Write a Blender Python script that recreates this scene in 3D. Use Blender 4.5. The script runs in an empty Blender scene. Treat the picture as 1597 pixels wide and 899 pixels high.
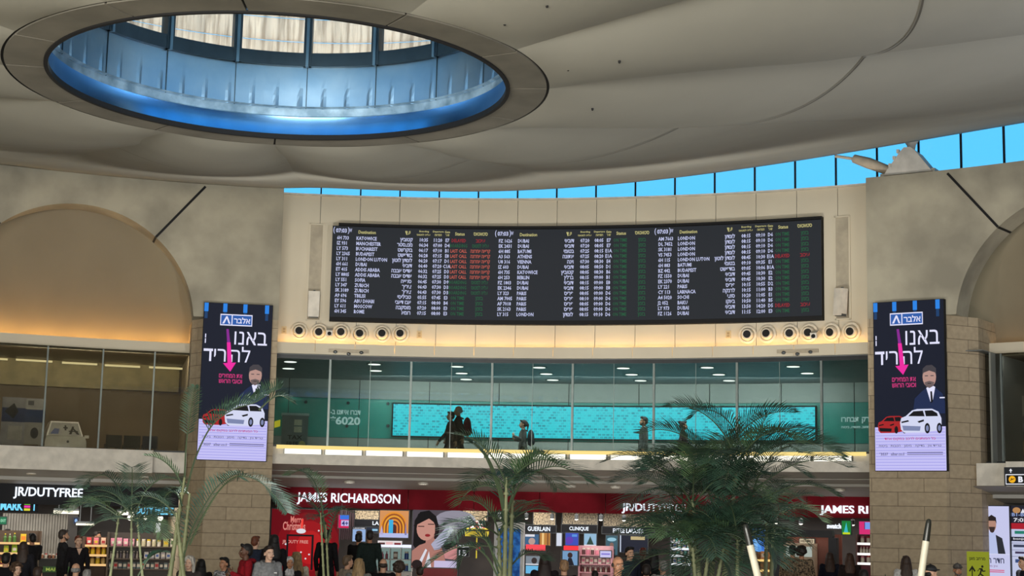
import bpy, bmesh, math, random
from mathutils import Vector, Matrix, Euler
random.seed(7)
sc = bpy.context.scene
col = sc.collection
PI = math.pi
R_ = math.radians

# ------------------------------------------------------------------ camera
CAM_H = 2.1
F, PITCH, ROLL = 2483.1, 0.1485, 0.0212          # pixels of the 1597 x 899 frame, radians
IW, IH = 1597, 899
_r0, _u0 = Vector((1, 0, 0)), Vector((0, -math.sin(PITCH), math.cos(PITCH)))
_f = Vector((0, math.cos(PITCH), math.sin(PITCH)))
_right = _r0 * math.cos(ROLL) + _u0 * math.sin(ROLL)
_up = _u0 * math.cos(ROLL) - _r0 * math.sin(ROLL)
cd = bpy.data.cameras.new('camera'); cam = bpy.data.objects.new('camera', cd); col.objects.link(cam)
cd.sensor_fit = 'HORIZONTAL'; cd.sensor_width = 36; cd.lens = 36 * F / IW
cd.clip_start = .1; cd.clip_end = 400
cam.matrix_world = Matrix(((_right.x, _up.x, -_f.x, 0), (_right.y, _up.y, -_f.y, 0), (_right.z, _up.z, -_f.z, CAM_H), (0, 0, 0, 1)))
sc.camera = cam

# ------------------------------------------------------------------ world, sun, large lamps, exposure
def lin(c):
    return tuple((x / 12.92 if x <= .04045 else ((x + .055) / 1.055) ** 2.4) for x in [v / 255 for v in c])
wd = bpy.data.worlds.new('world'); sc.world = wd; wd.use_nodes = True
bg = wd.node_tree.nodes['Background']
bg.inputs[0].default_value = (.185, .88, 1.6, 1); bg.inputs[1].default_value = 1.0

def lamp(name, kind, loc, target, energy, color, size=None, size_y=None, spot=None):
    l = bpy.data.lights.new(name, kind); o = bpy.data.objects.new(name, l); col.objects.link(o)
    o.location = loc; l.energy = energy; l.color = color
    d = Vector(target) - Vector(loc); o.rotation_euler = d.to_track_quat('-Z', 'Y').to_euler()
    if kind == 'AREA':
        l.shape = 'RECTANGLE' if size_y else 'SQUARE'; l.size = size
        if size_y: l.size_y = size_y
    return o
sun = lamp('sun', 'SUN', (0, 60, 80), (0, 46, 40), 10.0, (1, .93, .80)); sun.data.angle = R_(.6)
# unseen fill lamps added to brighten hall walls and ceiling, one behind the camera
lamp('hall_fill', 'AREA', (-5, -3.0, 3.5), (0, 30, 7.5), 6000, (1, .97, .89), 16, 2.2)
lamp('dish_fill', 'AREA', (-1, 20, .8), (-1, 28, 9.5), 260, (1, .97, .91), 12, 4)

for i_, (x_, y_) in enumerate(((-11, 25), (-3.5, 28), (3, 28), (8.5, 25.5))):   # added unseen spots that lift the far wall and ceiling edge
    l_ = lamp('ceiling_fill_spot', 'SPOT', (x_, y_, 3.3), (x_ * 1.2, y_ + (7 if abs(x_) < 5 else 8), 10.4), 1350 if abs(x_) < 5 else 750 if x_ < 0 else 380, (1, .96, .88)); l_.data.spot_size = R_(105); l_.data.spot_blend = 1; l_.data.shadow_soft_size = .2

lamp('side_fill', 'AREA', (13, 15, 3.2), (8, 26, 9.2), 650, (.84, .89, 1), 7, 2)     # added cool fill lamp for the right part of the dish
sc.view_settings.view_transform = 'Standard'; sc.view_settings.look = 'None'
sc.view_settings.exposure = 0.0; sc.view_settings.gamma = 1.0; sc.view_settings.use_curve_mapping = False
sc.cycles.max_bounces = 8; sc.cycles.transparent_max_bounces = 24; sc.cycles.caustics_reflective = False
sc.cycles.caustics_refractive = False; sc.cycles.sample_clamp_indirect = 4

# ------------------------------------------------------------------ places on the drum
CX, CY = -2.318, 16.889                 # axis of the round hall
def ray(px, py):
    u, v = px - IW / 2, py - IH / 2
    c, s = math.cos(ROLL), math.sin(ROLL)
    u, v = u * c + v * s, -u * s + v * c
    return _r0 * (u / F) + _u0 * (-v / F) + _f
def cyl(px, py, R):
    """far hit of a sight line with the cylinder of radius R round the hall's axis: (theta, height above the eye)"""
    d = ray(px, py)
    a = d.x * d.x + d.y * d.y; b = -2 * (d.x * CX + d.y * CY); c = CX * CX + CY * CY - R * R
    t = (-b + math.sqrt(b * b - 4 * a * c)) / (2 * a); q = d * t
    return math.atan2(q.x - CX, q.y - CY), q.z
def far(px, py, dist):
    """point of a sight line dist metres ahead (world)"""
    d = ray(px, py); d = d * (dist / d.y); return Vector((d.x, d.y, d.z + CAM_H))
DXO = -.25                              # the oculus sits a little off that axis
def DD(th, R, z):
    p = D(th, R, z); p.x += DXO * (1 - max(0, min(1, (R - 2.93) / 17.6))); return p
def D(th, R, z):
    return Vector((CX + R * math.sin(th), CY + R * math.cos(th), z + CAM_H))
def spot(px0, py0, px1, py1, R):
    """rectangle of the photo on the cylinder R: world bottom-centre, rotation, width, height"""
    xm, ym = (px0 + px1) / 2, (py0 + py1) / 2
    t0, _ = cyl(px0, ym, R); t1, _ = cyl(px1, ym, R); th, zt = cyl(xm, py0, R); _, zb = cyl(xm, py1, R)
    th = (t0 + t1) / 2
    return D(th, R, zb), -th, abs(t1 - t0) * R, zt - zb

# ------------------------------------------------------------------ materials
MATS = {}
def mat(name, c, rough=.6, metal=0, c2=None, scale=4, detail=4, bump=0, stretch=None, spec=.4, alpha=None):
    if name in MATS: return MATS[name]
    m = bpy.data.materials.new(name); m.use_nodes = True; nt = m.node_tree; b = nt.nodes['Principled BSDF']
    b.inputs['Base Color'].default_value = (*lin(c), 1); b.inputs['Roughness'].default_value = rough
    b.inputs['Metallic'].default_value = metal; b.inputs['Specular IOR Level'].default_value = spec
    c2 = c2 or tuple(v * .9 for v in c)
    tc = nt.nodes.new('ShaderNodeTexCoord'); n = nt.nodes.new('ShaderNodeTexNoise'); mp = nt.nodes.new('ShaderNodeMapping')
    nt.links.new(tc.outputs['Object'], mp.inputs[0]); nt.links.new(mp.outputs[0], n.inputs['Vector'])
    if stretch: mp.inputs['Scale'].default_value = stretch
    n.inputs['Scale'].default_value = scale; n.inputs['Detail'].default_value = detail
    r = nt.nodes.new('ShaderNodeValToRGB'); r.color_ramp.elements[0].position = .35; r.color_ramp.elements[1].position = .65
    r.color_ramp.elements[0].color = (*lin(c), 1); r.color_ramp.elements[1].color = (*lin(c2), 1)
    nt.links.new(n.outputs[0], r.inputs[0]); nt.links.new(r.outputs[0], b.inputs['Base Color'])
    if bump:
        bp = nt.nodes.new('ShaderNodeBump'); bp.inputs['Strength'].default_value = bump; bp.inputs['Distance'].default_value = .02
        nt.links.new(n.outputs[0], bp.inputs['Height']); nt.links.new(bp.outputs[0], b.inputs['Normal'])
    MATS[name] = m; return m
def emi(name, c, s=1.0, c2=None, scale=30):
    """a lit surface: screen, lamp, lit sign"""
    if name in MATS: return MATS[name]
    m = bpy.data.materials.new(name); m.use_nodes = True; nt = m.node_tree; b = nt.nodes['Principled BSDF']
    b.inputs['Base Color'].default_value = (.008, .008, .008, 1); b.inputs['Roughness'].default_value = .6; b.inputs['Specular IOR Level'].default_value = .08
    b.inputs['Emission Color'].default_value = (*lin(c), 1); b.inputs['Emission Strength'].default_value = s
    if c2:
        tc = nt.nodes.new('ShaderNodeTexCoord'); n = nt.nodes.new('ShaderNodeTexNoise'); n.inputs['Scale'].default_value = scale
        nt.links.new(tc.outputs['Object'], n.inputs['Vector'])
        r = nt.nodes.new('ShaderNodeValToRGB'); r.color_ramp.elements[0].position = .4; r.color_ramp.elements[1].position = .6
        r.color_ramp.elements[0].color = (*lin(c), 1); r.color_ramp.elements[1].color = (*lin(c2), 1)
        nt.links.new(n.outputs[0], r.inputs[0]); nt.links.new(r.outputs[0], b.inputs['Emission Color'])
    MATS[name] = m; return m
def glass(name, tint=(255, 255, 255), gloss=.12, rough=.02):
    """thin architectural pane: clear, with a weak mirror on top"""
    if name in MATS: return MATS[name]
    m = bpy.data.materials.new(name); m.use_nodes = True; nt = m.node_tree; nt.nodes.clear()
    o = nt.nodes.new('ShaderNodeOutputMaterial'); t = nt.nodes.new('ShaderNodeBsdfTransparent'); g = nt.nodes.new('ShaderNodeBsdfGlossy')
    mx = nt.nodes.new('ShaderNodeMixShader'); fr = nt.nodes.new('ShaderNodeFresnel'); fr.inputs[0].default_value = 1.45
    ad = nt.nodes.new('ShaderNodeMath'); ad.operation = 'MULTIPLY_ADD'; ad.inputs[1].default_value = 1.0; ad.inputs[2].default_value = gloss - .04
    t.inputs[0].default_value = (*lin(tint), 1); g.inputs['Roughness'].default_value = rough
    nt.links.new(fr.outputs[0], ad.inputs[0]); nt.links.new(ad.outputs[0], mx.inputs[0])
    nt.links.new(t.outputs[0], mx.inputs[1]); nt.links.new(g.outputs[0], mx.inputs[2]); nt.links.new(mx.outputs[0], o.inputs[0])
    MATS[name] = m; return m
def stone_blocks(name, c, c2, mortar, w, h):
    m = bpy.data.materials.new(name); m.use_nodes = True; nt = m.node_tree; b = nt.nodes['Principled BSDF']
    b.inputs['Roughness'].default_value = .75
    uv = nt.nodes.new('ShaderNodeUVMap'); br = nt.nodes.new('ShaderNodeTexBrick'); n = nt.nodes.new('ShaderNodeTexNoise')
    br.inputs['Color1'].default_value = (*lin(c), 1); br.inputs['Color2'].default_value = (*lin(c2), 1); br.inputs['Mortar'].default_value = (*lin(mortar), 1)
    br.inputs['Scale'].default_value = 1; br.inputs['Mortar Size'].default_value = .008; br.inputs['Brick Width'].default_value = w; br.inputs['Row Height'].default_value = h
    n.inputs['Scale'].default_value = 9; n.inputs['Detail'].default_value = 6
    mx = nt.nodes.new('ShaderNodeMix'); mx.data_type = 'RGBA'; mx.blend_type = 'MULTIPLY'; mx.inputs[0].default_value = .45
    nt.links.new(uv.outputs[0], br.inputs['Vector']); nt.links.new(uv.outputs[0], n.inputs['Vector'])
    nt.links.new(br.outputs[0], mx.inputs[6]); nt.links.new(n.outputs[0], mx.inputs[7]); nt.links.new(mx.outputs[2], b.inputs['Base Color'])
    bp = nt.nodes.new('ShaderNodeBump'); bp.inputs['Strength'].default_value = .5; bp.inputs['Distance'].default_value = .01
    nt.links.new(br.outputs[1], bp.inputs['Height']); bp.invert = True; nt.links.new(bp.outputs[0], b.inputs['Normal'])
    return m

# ------------------------------------------------------------------ mesh helper
class MB:
    def __init__(s): s.v = []; s.f = []; s.m = []; s.uv = {}
    def vert(s, p): s.v.append(tuple(p)); return len(s.v) - 1
    def face(s, ids, mi=0, uv=None):
        if uv: s.uv[len(s.f)] = uv
        s.f.append(tuple(ids)); s.m.append(mi)
    def poly(s, pts, mi=0, uv=None): s.face([s.vert(p) for p in pts], mi, uv); return s
    def box(s, c, d, mi=0, rot=None, taper=1.0):
        x, y, z = [v / 2 for v in d]; base = len(s.v)
        for k in (-1, 1):
            t = taper if k > 0 else 1
            for i, j in ((-1, -1), (1, -1), (1, 1), (-1, 1)):
                p = Vector((i * x * t, j * y * t, k * z))
                if rot is not None: p = rot @ p
                s.v.append(tuple(p + Vector(c)))
        for q in ((3, 2, 1, 0), (4, 5, 6, 7), (0, 1, 5, 4), (1, 2, 6, 5), (2, 3, 7, 6), (3, 0, 4, 7)): s.face([base + i for i in q], mi)
        return s
    def bx(s, x0, x1, y0, y1, z0, z1, mi=0): return s.box(((x0 + x1) / 2, (y0 + y1) / 2, (z0 + z1) / 2), (x1 - x0, y1 - y0, z1 - z0), mi)
    def ring(s, pts): return [s.vert(p) for p in pts]
    def loft(s, rings, mi=0, closed=True, caps=True):
        ids = [s.ring(r) for r in rings]; n = len(ids[0])
        for a, b in zip(ids, ids[1:]):
            for i in range(n if closed else n - 1): s.face((a[i], a[(i + 1) % n], b[(i + 1) % n], b[i]), mi)
        if caps and closed: s.face(ids[0][::-1], mi); s.face(ids[-1], mi)
        return s
    def tube(s, path, r, n=8, mi=0, caps=True):
        path = [Vector(p) for p in path]; rs = r if isinstance(r, (list, tuple)) else [r] * len(path); rings = []
        ref = None
        for i, p in enumerate(path):
            t = (path[min(i + 1, len(path) - 1)] - path[max(i - 1, 0)])
            t = t.normalized() if t.length > 1e-9 else Vector((0, 0, 1))
            if ref is None: ref = t.orthogonal().normalized()
            ref = (ref - t * ref.dot(t)); ref = ref.normalized() if ref.length > 1e-6 else t.orthogonal().normalized()
            b = t.cross(ref)
            rings.append([p + (ref * math.cos(2 * PI * k / n) + b * math.sin(2 * PI * k / n)) * rs[i] for k in range(n)])
        return s.loft(rings, mi, True, caps)
    def lathe(s, prof, n=16, c=(0, 0, 0), axis='z', mi=0):
        c = Vector(c); rings = []
        for r, h in prof:
            rg = []
            for k in range(n):
                a = 2 * PI * k / n; u, w = r * math.cos(a), r * math.sin(a)
                rg.append(c + (Vector((u, w, h)) if axis == 'z' else Vector((u, h, w)) if axis == 'y' else Vector((h, u, w))))
            rings.append(rg)
        return s.loft(rings, mi)
    def ball(s, c, r, n=10, mi=0, rot=None):
        c = Vector(c); r = (r, r, r) if isinstance(r, (int, float)) else r; rings = []
        for i in range(n + 1):
            ph = -PI / 2 + PI * i / n; ph = max(-PI / 2 + .02, min(PI / 2 - .02, ph)); rg = []
            for k in range(n + 2):
                a = 2 * PI * k / (n + 2)
                p = Vector((r[0] * math.cos(ph) * math.cos(a), r[1] * math.cos(ph) * math.sin(a), r[2] * math.sin(ph)))
                if rot is not None: p = rot @ p
                rg.append(c + p)
            rings.append(rg)
        return s.loft(rings, mi)
    def prism(s, poly, y0, y1, mi=0):
        """outline in x,z (counter-clockwise seen from -y), from y0 (front) to y1"""
        n = len(poly); a = [s.vert((p[0], y0, p[1])) for p in poly]; b = [s.vert((p[0], y1, p[1])) for p in poly]
        s.face(a, mi); s.face(b[::-1], mi)
        for i in range(n): s.face((a[i], b[i], b[(i + 1) % n], a[(i + 1) % n]), mi)
        return s
    def arc(s, t0, t1, R0, R1, z0, z1, n=None, mi=0, ends=True):
        """curved wall piece: radians, front radius R0, back radius R1, heights above the eye (numbers or functions of theta)"""
        n = n or max(1, int(abs(t1 - t0) / R_(1.3)))
        fz0 = z0 if callable(z0) else (lambda t: z0); fz1 = z1 if callable(z1) else (lambda t: z1)
        g = []
        for i in range(n + 1):
            t = t0 + (t1 - t0) * i / n
            g.append([s.vert(D(t, r, h)) for r, h in ((R0, fz0(t)), (R0, fz1(t)), (R1, fz1(t)), (R1, fz0(t)))])
        for i in range(n):
            a, b = g[i], g[i + 1]; u0 = (t0 + (t1 - t0) * i / n) * R0; u1 = (t0 + (t1 - t0) * (i + 1) / n) * R0; tm = t0 + (t1 - t0) * (i + .5) / n
            s.face((a[0], b[0], b[1], a[1]), mi, [(u0, fz0(tm)), (u1, fz0(tm)), (u1, fz1(tm)), (u0, fz1(tm))])
            s.face((a[1], b[1], b[2], a[2]), mi); s.face((a[2], b[2], b[3], a[3]), mi); s.face((a[3], b[3], b[0], a[0]), mi)
        if ends:
            for q, k, sg in ((g[0], t0, -1), (g[-1], t1, 1)):
                s.face(q if sg > 0 else q[::-1], mi, [(R0 * k, fz0(k)), (R0 * k, fz1(k)), (R1 * 1.0 + R0 * k - R0, fz1(k)), (R1 + R0 * k - R0, fz0(k))] if sg > 0 else [(R1 + R0 * k - R0, fz0(k)), (R1 + R0 * k - R0, fz1(k)), (R0 * k, fz1(k)), (R0 * k, fz0(k))])
        return s
    def add(s, me_v, me_f, mi=0):
        b = len(s.v); s.v += [tuple(p) for p in me_v]
        for f in me_f: s.face([b + i for i in f], mi)
        return s
    def bend(s, R):
        """wrap local x round a wall of radius R (x right, y away, z up)"""
        s.v = [((R + y) * math.sin(x / R), (R + y) * math.cos(x / R) - R, z) for x, y, z in s.v]; return s
    def move(s, o): s.v = [tuple(Vector(p) + Vector(o)) for p in s.v]; return s
    def build(s, name, m, parent=None, loc=None, rz=0, smooth=False):
        me = bpy.data.meshes.new(name); me.from_pydata(s.v, [], s.f)
        ms = m if isinstance(m, (list, tuple)) else [m]
        for k in ms: me.materials.append(k)
        me.polygons.foreach_set('material_index', s.m)
        if s.uv:
            ul = me.uv_layers.new(name='UVMap')
            for fi, uv in s.uv.items():
                for li, q in zip(me.polygons[fi].loop_indices, uv): ul.data[li].uv = q
        if smooth: me.polygons.foreach_set('use_smooth', [True] * len(s.f))
        me.update(); o = bpy.data.objects.new(name, me); col.objects.link(o)
        if smooth and smooth is not True:
            me.set_sharp_from_angle(angle=R_(smooth))
        if parent: o.parent = parent
        if loc is not None: o.location = loc
        o.rotation_euler[2] = rz
        return o
def tag(o, label=None, cat=None, group=None, kind=None):
    if label: o['label'] = label
    if cat: o['category'] = cat
    if group: o['group'] = group
    if kind: o['kind'] = kind
    return o
def thing(name, label, cat, loc=(0, 0, 0), rz=0, group=None):
    o = bpy.data.objects.new(name, None); o.empty_display_size = .1; col.objects.link(o); o.location = loc; o.rotation_euler[2] = rz
    return tag(o, label, cat, group)
def struct(o): o['kind'] = 'structure'; return o
def copy_tree(o, label=None, loc=None, rz=None):
    r = o.copy(); col.objects.link(r)
    if label: r['label'] = label
    if loc is not None: r.location = loc
    if rz is not None: r.rotation_euler[2] = rz
    for c in o.children:
        k = c.copy(); col.objects.link(k); k.parent = r
        for g in c.children:
            d = g.copy(); col.objects.link(d); d.parent = k
    return r

# ------------------------------------------------------------------ writing
_TX = {}
def text_raw(t, bold=.0, spacing=1.0, res=2, line=1.0, align='LEFT', extr=0):
    key = (t, bold, spacing, res, line, align, extr)
    if key in _TX: return _TX[key]
    cu = bpy.data.curves.new('writing', 'FONT'); cu.body = t; cu.size = 1; cu.offset = bold; cu.space_character = spacing
    cu.resolution_u = res; cu.space_line = line; cu.align_x = align; cu.extrude = extr
    o = bpy.data.objects.new('writing', cu); col.objects.link(o); dg = bpy.context.evaluated_depsgraph_get(); dg.update()
    me = bpy.data.meshes.new_from_object(o.evaluated_get(dg))
    v = [(p.co.x, -p.co.z, p.co.y) for p in me.vertices]; f = [tuple(p.vertices) for p in me.polygons]
    bpy.data.objects.remove(o); bpy.data.curves.remove(cu); bpy.data.meshes.remove(me)
    _TX[key] = (v, f); return v, f
def text_fit(mb, t, x0, x1, z0, z1, y, bold=.02, mi=0, res=2, depth=0, spacing=1.0):
    """writing stretched to a box in the local x,z plane, its face at y"""
    v, f = text_raw(t, bold, spacing, res, extr=.05 if depth else 0)
    if not v: return
    ax, bx = min(p[0] for p in v), max(p[0] for p in v); az, bz = min(p[2] for p in v), max(p[2] for p in v)
    k = depth / .1 if depth else 1
    mb.add([(x0 + (p[0] - ax) / max(bx - ax, 1e-6) * (x1 - x0), y + p[1] * k, z0 + (p[2] - az) / max(bz - az, 1e-6) * (z1 - z0)) for p in v], f, mi)
def text_col(mb, lines, x, z, size, pitch, y, align='LEFT', bold=.015, mi=0, sx=1.0):
    """a column of writing: first base line at z, one line every pitch"""
    v, f = text_raw('\n'.join(lines), bold, 1.0, 1, pitch / size, align)
    mb.add([(x + p[0] * size * sx, y, z + p[2] * size) for p in v], f, mi)
def heb(s): return s[::-1]
# ------------------------------------------------------------------ large structure
M_conc = mat('board_marked_concrete', (170, 164, 146), .85, c2=(136, 131, 117), scale=.9, detail=8, bump=.25)
M_concd = mat('ring_concrete', (116, 112, 102), .8, c2=(100, 97, 88), scale=2, detail=6)
M_dish = mat('ceiling_plaster', (152, 150, 140), .75, c2=(146, 144, 134), scale=.5)
M_wall = mat('board_wall_panel', (206, 197, 176), .55, c2=(200, 190, 169), scale=.6)
M_white = mat('white_paint', (222, 216, 204), .5)
M_soff = mat('soffit_plaster', (176, 174, 168), .6, c2=(168, 166, 160), scale=.6)
M_dark = mat('joint_black', (16, 16, 18), .8)
M_grey = mat('grey_metal', (92, 96, 98), .4, .4)
M_dgrey = mat('dark_grey_metal', (44, 48, 51), .4, .3)
M_floor = mat('floor_stone', (176, 166, 150), .25, c2=(160, 150, 134), scale=1.5)
M_vault = mat('vault_plaster', (128, 117, 96), .75, c2=(121, 110, 90), scale=.7)
M_stone = stone_blocks('pier_stone', (192, 174, 146), (182, 165, 138), (136, 121, 100), 1.15, .30)
M_glass = glass('clear_glass', (236, 244, 246), .07)
M_gglass = glass('gallery_glass', (216, 228, 228), .05)
M_lamp = emi('tube_white', (255, 250, 232), 1.7)
M_lampy = emi('tube_yellow', (255, 226, 140), 1.0)
M_cove = emi('cove_tube', (255, 208, 138), 22.0)
M_down = emi('downlight', (255, 248, 232), 2.5)

def sweep(mb, t0, t1, prof, n=24, mi=0, flip=False):
    """open surface round the hall's axis through (R, height) points"""
    g = [[mb.vert(D(t0 + (t1 - t0) * i / n, r, z)) for r, z in prof] for i in range(n + 1)]
    for a, b in zip(g, g[1:]):
        for k in range(len(prof) - 1): mb.face((a[k], a[k + 1], b[k + 1], b[k]) if flip else (a[k], b[k], b[k + 1], a[k + 1]), mi)
    return mb
tL, tR = R_(-8.85), R_(29.5)
Z_TOP = 7.89

mb = MB(); mb.lathe([(60, -.2), (60, 0)], 64, (CX, CY, 0)); struct(mb.build('floor', M_floor))

# wall behind the departures board: panels with open joints on a dark backing
mb = MB(); nP = 15; p0, p1 = R_(-9.0), R_(29.7); e = R_(.016)
for i in range(nP):
    a, b = p0 + (p1 - p0) * i / nP, p0 + (p1 - p0) * (i + 1) / nP
    mb.arc(a + e, b - e, 21.456, 21.5, 4.05, Z_TOP, 2)
mb.arc(p0, p1, 21.49, 21.7, 4.05, Z_TOP - .01, 24, 1)
struct(mb.build('wall_centre', [M_wall, M_grey]))
mb = MB()
for i in range(nP):
    a, b = p0 + (p1 - p0) * i / nP, p0 + (p1 - p0) * (i + 1) / nP
    mb.arc(a + e, b - e, 21.12, 21.16, 3.97, 4.235, 2)
mb.arc(p0, p1, 21.14, 21.47, 3.97, 4.03, 24)
struct(mb.build('trim_1', [M_wall]))
# warm tubes lying in the trough behind the lip
for i in range(nP):
    a, b = p0 + (p1 - p0) * (i + .08) / nP, p0 + (p1 - p0) * (i + .92) / nP
    m = MB(); q0, q1 = D(a, 21.30, 4.08), D(b, 21.30, 4.08); mid = (q0 + q1) / 2; L = (q1 - q0).length
    m.tube([(-L / 2, 0, 0), (L / 2, 0, 0)], .022, 8)
    tag(m.build('cove_lamp', M_cove, None, mid, -(a + b) / 2, True), 'warm tube lamp hidden in the ledge under the departures board', 'lamp', 'tubes in the ledge under the board')

# concrete drum with an arch over each side bay
def arch_bay(name, thc):
    Rf, Rb, r, zc, zb, w = 20.7, 21.45, 2.72, 4.43, 4.70, R_(12.95) * 20.7
    a0 = math.asin((zb - zc) / r); ac = math.atan2(Z_TOP - zc, w)
    angs = sorted(set([a0, PI - a0, ac, PI - ac] + [a0 + (PI - 2 * a0) * i / 56 for i in range(57)]))
    mb = MB(); rows = []
    for a in angs:
        ca, sa = math.cos(a), math.sin(a)
        k = min(w / max(abs(ca), 1e-6), (Z_TOP - zc) / max(sa, 1e-6))
        so, zo = k * ca, zc + k * sa
        if a in (angs[0], angs[-1]): so, zo = math.copysign(w, ca), zb
        steps = [(r * ca + (so - r * ca) * j / 8, zc + r * sa + (zo - zc - r * sa) * j / 8) for j in range(9)]
        rows.append([[mb.vert(D(thc + s / 20.7, R, z)) for s, z in steps] for R in (Rf, Rb)])
    for A, B in zip(rows, rows[1:]):
        for j in range(8):
            mb.face((A[0][j], A[0][j + 1], B[0][j + 1], B[0][j])); mb.face((A[1][j], B[1][j], B[1][j + 1], A[1][j + 1]))
        mb.face((A[0][0], B[0][0], B[1][0], A[1][0])); mb.face((A[0][8], A[1][8], B[1][8], B[0][8]))
    for A, fl in ((rows[0], 0), (rows[-1], 1)):
        for j in range(8):
            q = (A[0][j], A[1][j], A[1][j + 1], A[0][j + 1]); mb.face(q[::-1] if fl else q)
    struct(mb.build(name, M_conc))
    # open joints radiating from the arch
    m = MB()
    for a in (50, 130):
        a = R_(a); ca, sa = math.cos(a), math.sin(a); k1 = (Z_TOP - zc - .08) / sa
        pts = [(r * ca, zc + r * sa), (k1 * ca, zc + k1 * sa)]; nx, nz = -sa * .028, ca * .028
        for R, dd in ((Rf - .006, 0),):
            vs = []
            for s, z in pts:
                for sg in (-1, 1): vs.append(D(thc + (s + sg * nx) / 20.7, R, z + sg * nz))
            m.poly([vs[0], vs[2], vs[3], vs[1]])
        vs = [D(thc + (r * ca + sg * nx - .004 * ca) / 20.7, R, zc + r * sa + sg * nz - .004 * sa) for R in (Rf - .006, Rb) for sg in (-1, 1)]
        m.poly([vs[0], vs[1], vs[3], vs[2]])
    struct(m.build(name.replace('wall', 'trim') + '_joint', M_dark))
    # plaster vault closing the arch, leaning back towards its foot
    m = MB(); g = []; n, k = 36, 16; w2 = r + .55
    for i in range(n + 1):
        s = -w2 + 2 * w2 * i / n; zt = zc + math.sqrt(max((w2 * w2 - s * s), 0)) * 1.0
        col_ = []
        for j in range(k + 1):
            z = 4.12 + (zt - 4.12) * j / k if zt > 4.12 else 4.12
            h = (z - 4.12) / (zc + w2 - 4.12)
            col_.append(m.vert(D(thc + s / 20.7, 21.5 + 1.25 * (1 - h) ** .8, z)))
        g.append(col_)
    for A, B in zip(g, g[1:]):
        for j in range(k): m.face((A[j], B[j], B[j + 1], A[j + 1]))
    struct(m.build(name.replace('wall', 'ceiling') + '_vault', M_vault, smooth=True))
arch_bay('wall_left', R_(-21.8)); arch_bay('wall_right', R_(42.45))

def pier(name, ta, tb, mirror=False):
    """stone-clad pier from floor to the concrete; its outer corner is chamfered"""
    ch = (tb - ta) * .22
    pl = [(ta, 31), (ta, 21.5), (ta + ch, 20.7), (tb, 20.7), (tb, 31)] if not mirror else [(ta, 31), (ta, 20.7), (tb - ch, 20.7), (tb, 21.5), (tb, 31)]
    mb = MB(); s = 0; z0, z1 = -CAM_H, 4.70
    for (t0, r0), (t1, r1) in zip(pl, pl[1:]):
        A, B = D(t0, r0, 0), D(t1, r1, 0); L = (B - A).length; n = max(1, int(L / .4)); 
        for i in range(n):
            P, Q = [ (t0 + (t1 - t0) * k / n, r0 + (r1 - r0) * k / n) for k in (i, i + 1)]
            u0, u1 = s + L * i / n, s + L * (i + 1) / n
            mb.poly([D(*P, z0), D(*Q, z0), D(*Q, z1), D(*P, z1)], 0, [(u0, z0), (u1, z0), (u1, z1), (u0, z1)])
        s += L
    struct(mb.build(name, M_stone))
pier('wall_left_pier', R_(-14.25), tL); pier('wall_right_pier', tR, R_(35.5), True)
pier('wall_left_pier_outer', R_(-34.75), R_(-29.35), True); pier('wall_right_pier_outer', R_(49.4), R_(54.8))

# the rest of the drum, out of the picture, closes the hall
mb = MB(); mb.arc(R_(55.4), R_(360 - 34.75), 21.3, 21.6, -CAM_H, Z_TOP, 120); struct(mb.build('wall_back', M_conc))

# clerestory ring: panes between thin mullions, sill and eaves
tc = R_(10.35); dth = (p1 - p0) / nP
mb = MB(); mbf = MB(); n = int(round(2 * PI / dth)); 
for i in range(n):
    t = p0 + 2 * PI * i / n
    mb.arc(t, t + 2 * PI / n, 21.5, 21.51, Z_TOP, 9.35, 1, ends=False)
    mbf.box(D(t, 21.5, 8.6), (.035, .07, 1.55), 0, Matrix.Rotation(-t, 3, 'Z'))
fr = struct(mbf.build('window_1_frame', M_dark))
struct(mb.build('window_1', M_glass))
mb = MB(); mb.arc(0, 2 * PI, 21.35, 21.75, Z_TOP - .005, Z_TOP + .03, 140, ends=False); struct(mb.build('window_1_sill', M_white))
mb = MB(); mb.arc(0, 2 * PI, 20.4, 22.2, 9.35, 9.5, 140, ends=False); struct(mb.build('trim_2_eaves', M_white))

# ------------------------------------------------------------------ inverted dish ceiling with its oculus
R_O, R_I, Z_O, R_RIM = 2.93, 2.48, 4.74, 20.5
def sm(x): x = max(0, min(1, x)); return x * x * (3 - 2 * x)
def z_rim(deg):
    d = (deg + 180) % 360 - 180
    return 7.83 + .07 * sm((d + 10) / 4) * sm((120 - d) / 20) + .76 * (sm((d - 2) / 40) if d < 110 else 1 - sm((d - 110) / 40))
CRE = [(-154, -154, -154), (-125, -124, -122), (-99, -97, -94), (-70, -66, -62), (-36, -28, -25), (-9.7, -8, -7.3), (22, 15, 11), (51, 45, 41), (90, 79, 74), (119, 112, 106), (148, 145, 142), (179, 179, 179)]
def cre(k, r):
    a, b, c = CRE[k]
    return a + (b - a) * (r - 2.93) / 3.1 if r < 6.03 else b + (c - b) * (r - 6.03) / 14.5
def z_dish(deg, r):
    f = max(0, min(1, (r - R_O) / (R_RIM - R_O))); z = Z_O + (z_rim(deg) - Z_O) * f
    cs = [cre(k, r) for k in range(12)]; d = (deg + 180) % 360 - 180
    for i in range(12):
        a = cs[i]; b = cs[(i + 1) % 12]
        if b < a: b += 360
        for q in (d, d + 360):
            if a - 1e-6 <= q <= b + 1e-6:
                u = max(0, min(1, (q - a) / (b - a))); A = .28 * math.sin(PI * f ** .55) * (1 - f) ** .7 + .006
                return z - A * 4 * u * (1 - u)
    return z
mb = MB(); radii = [R_O] + [R_O + (R_RIM - R_O) * (i / 34) ** 1.25 for i in range(1, 35)]
g = []; SUB = 14
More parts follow.
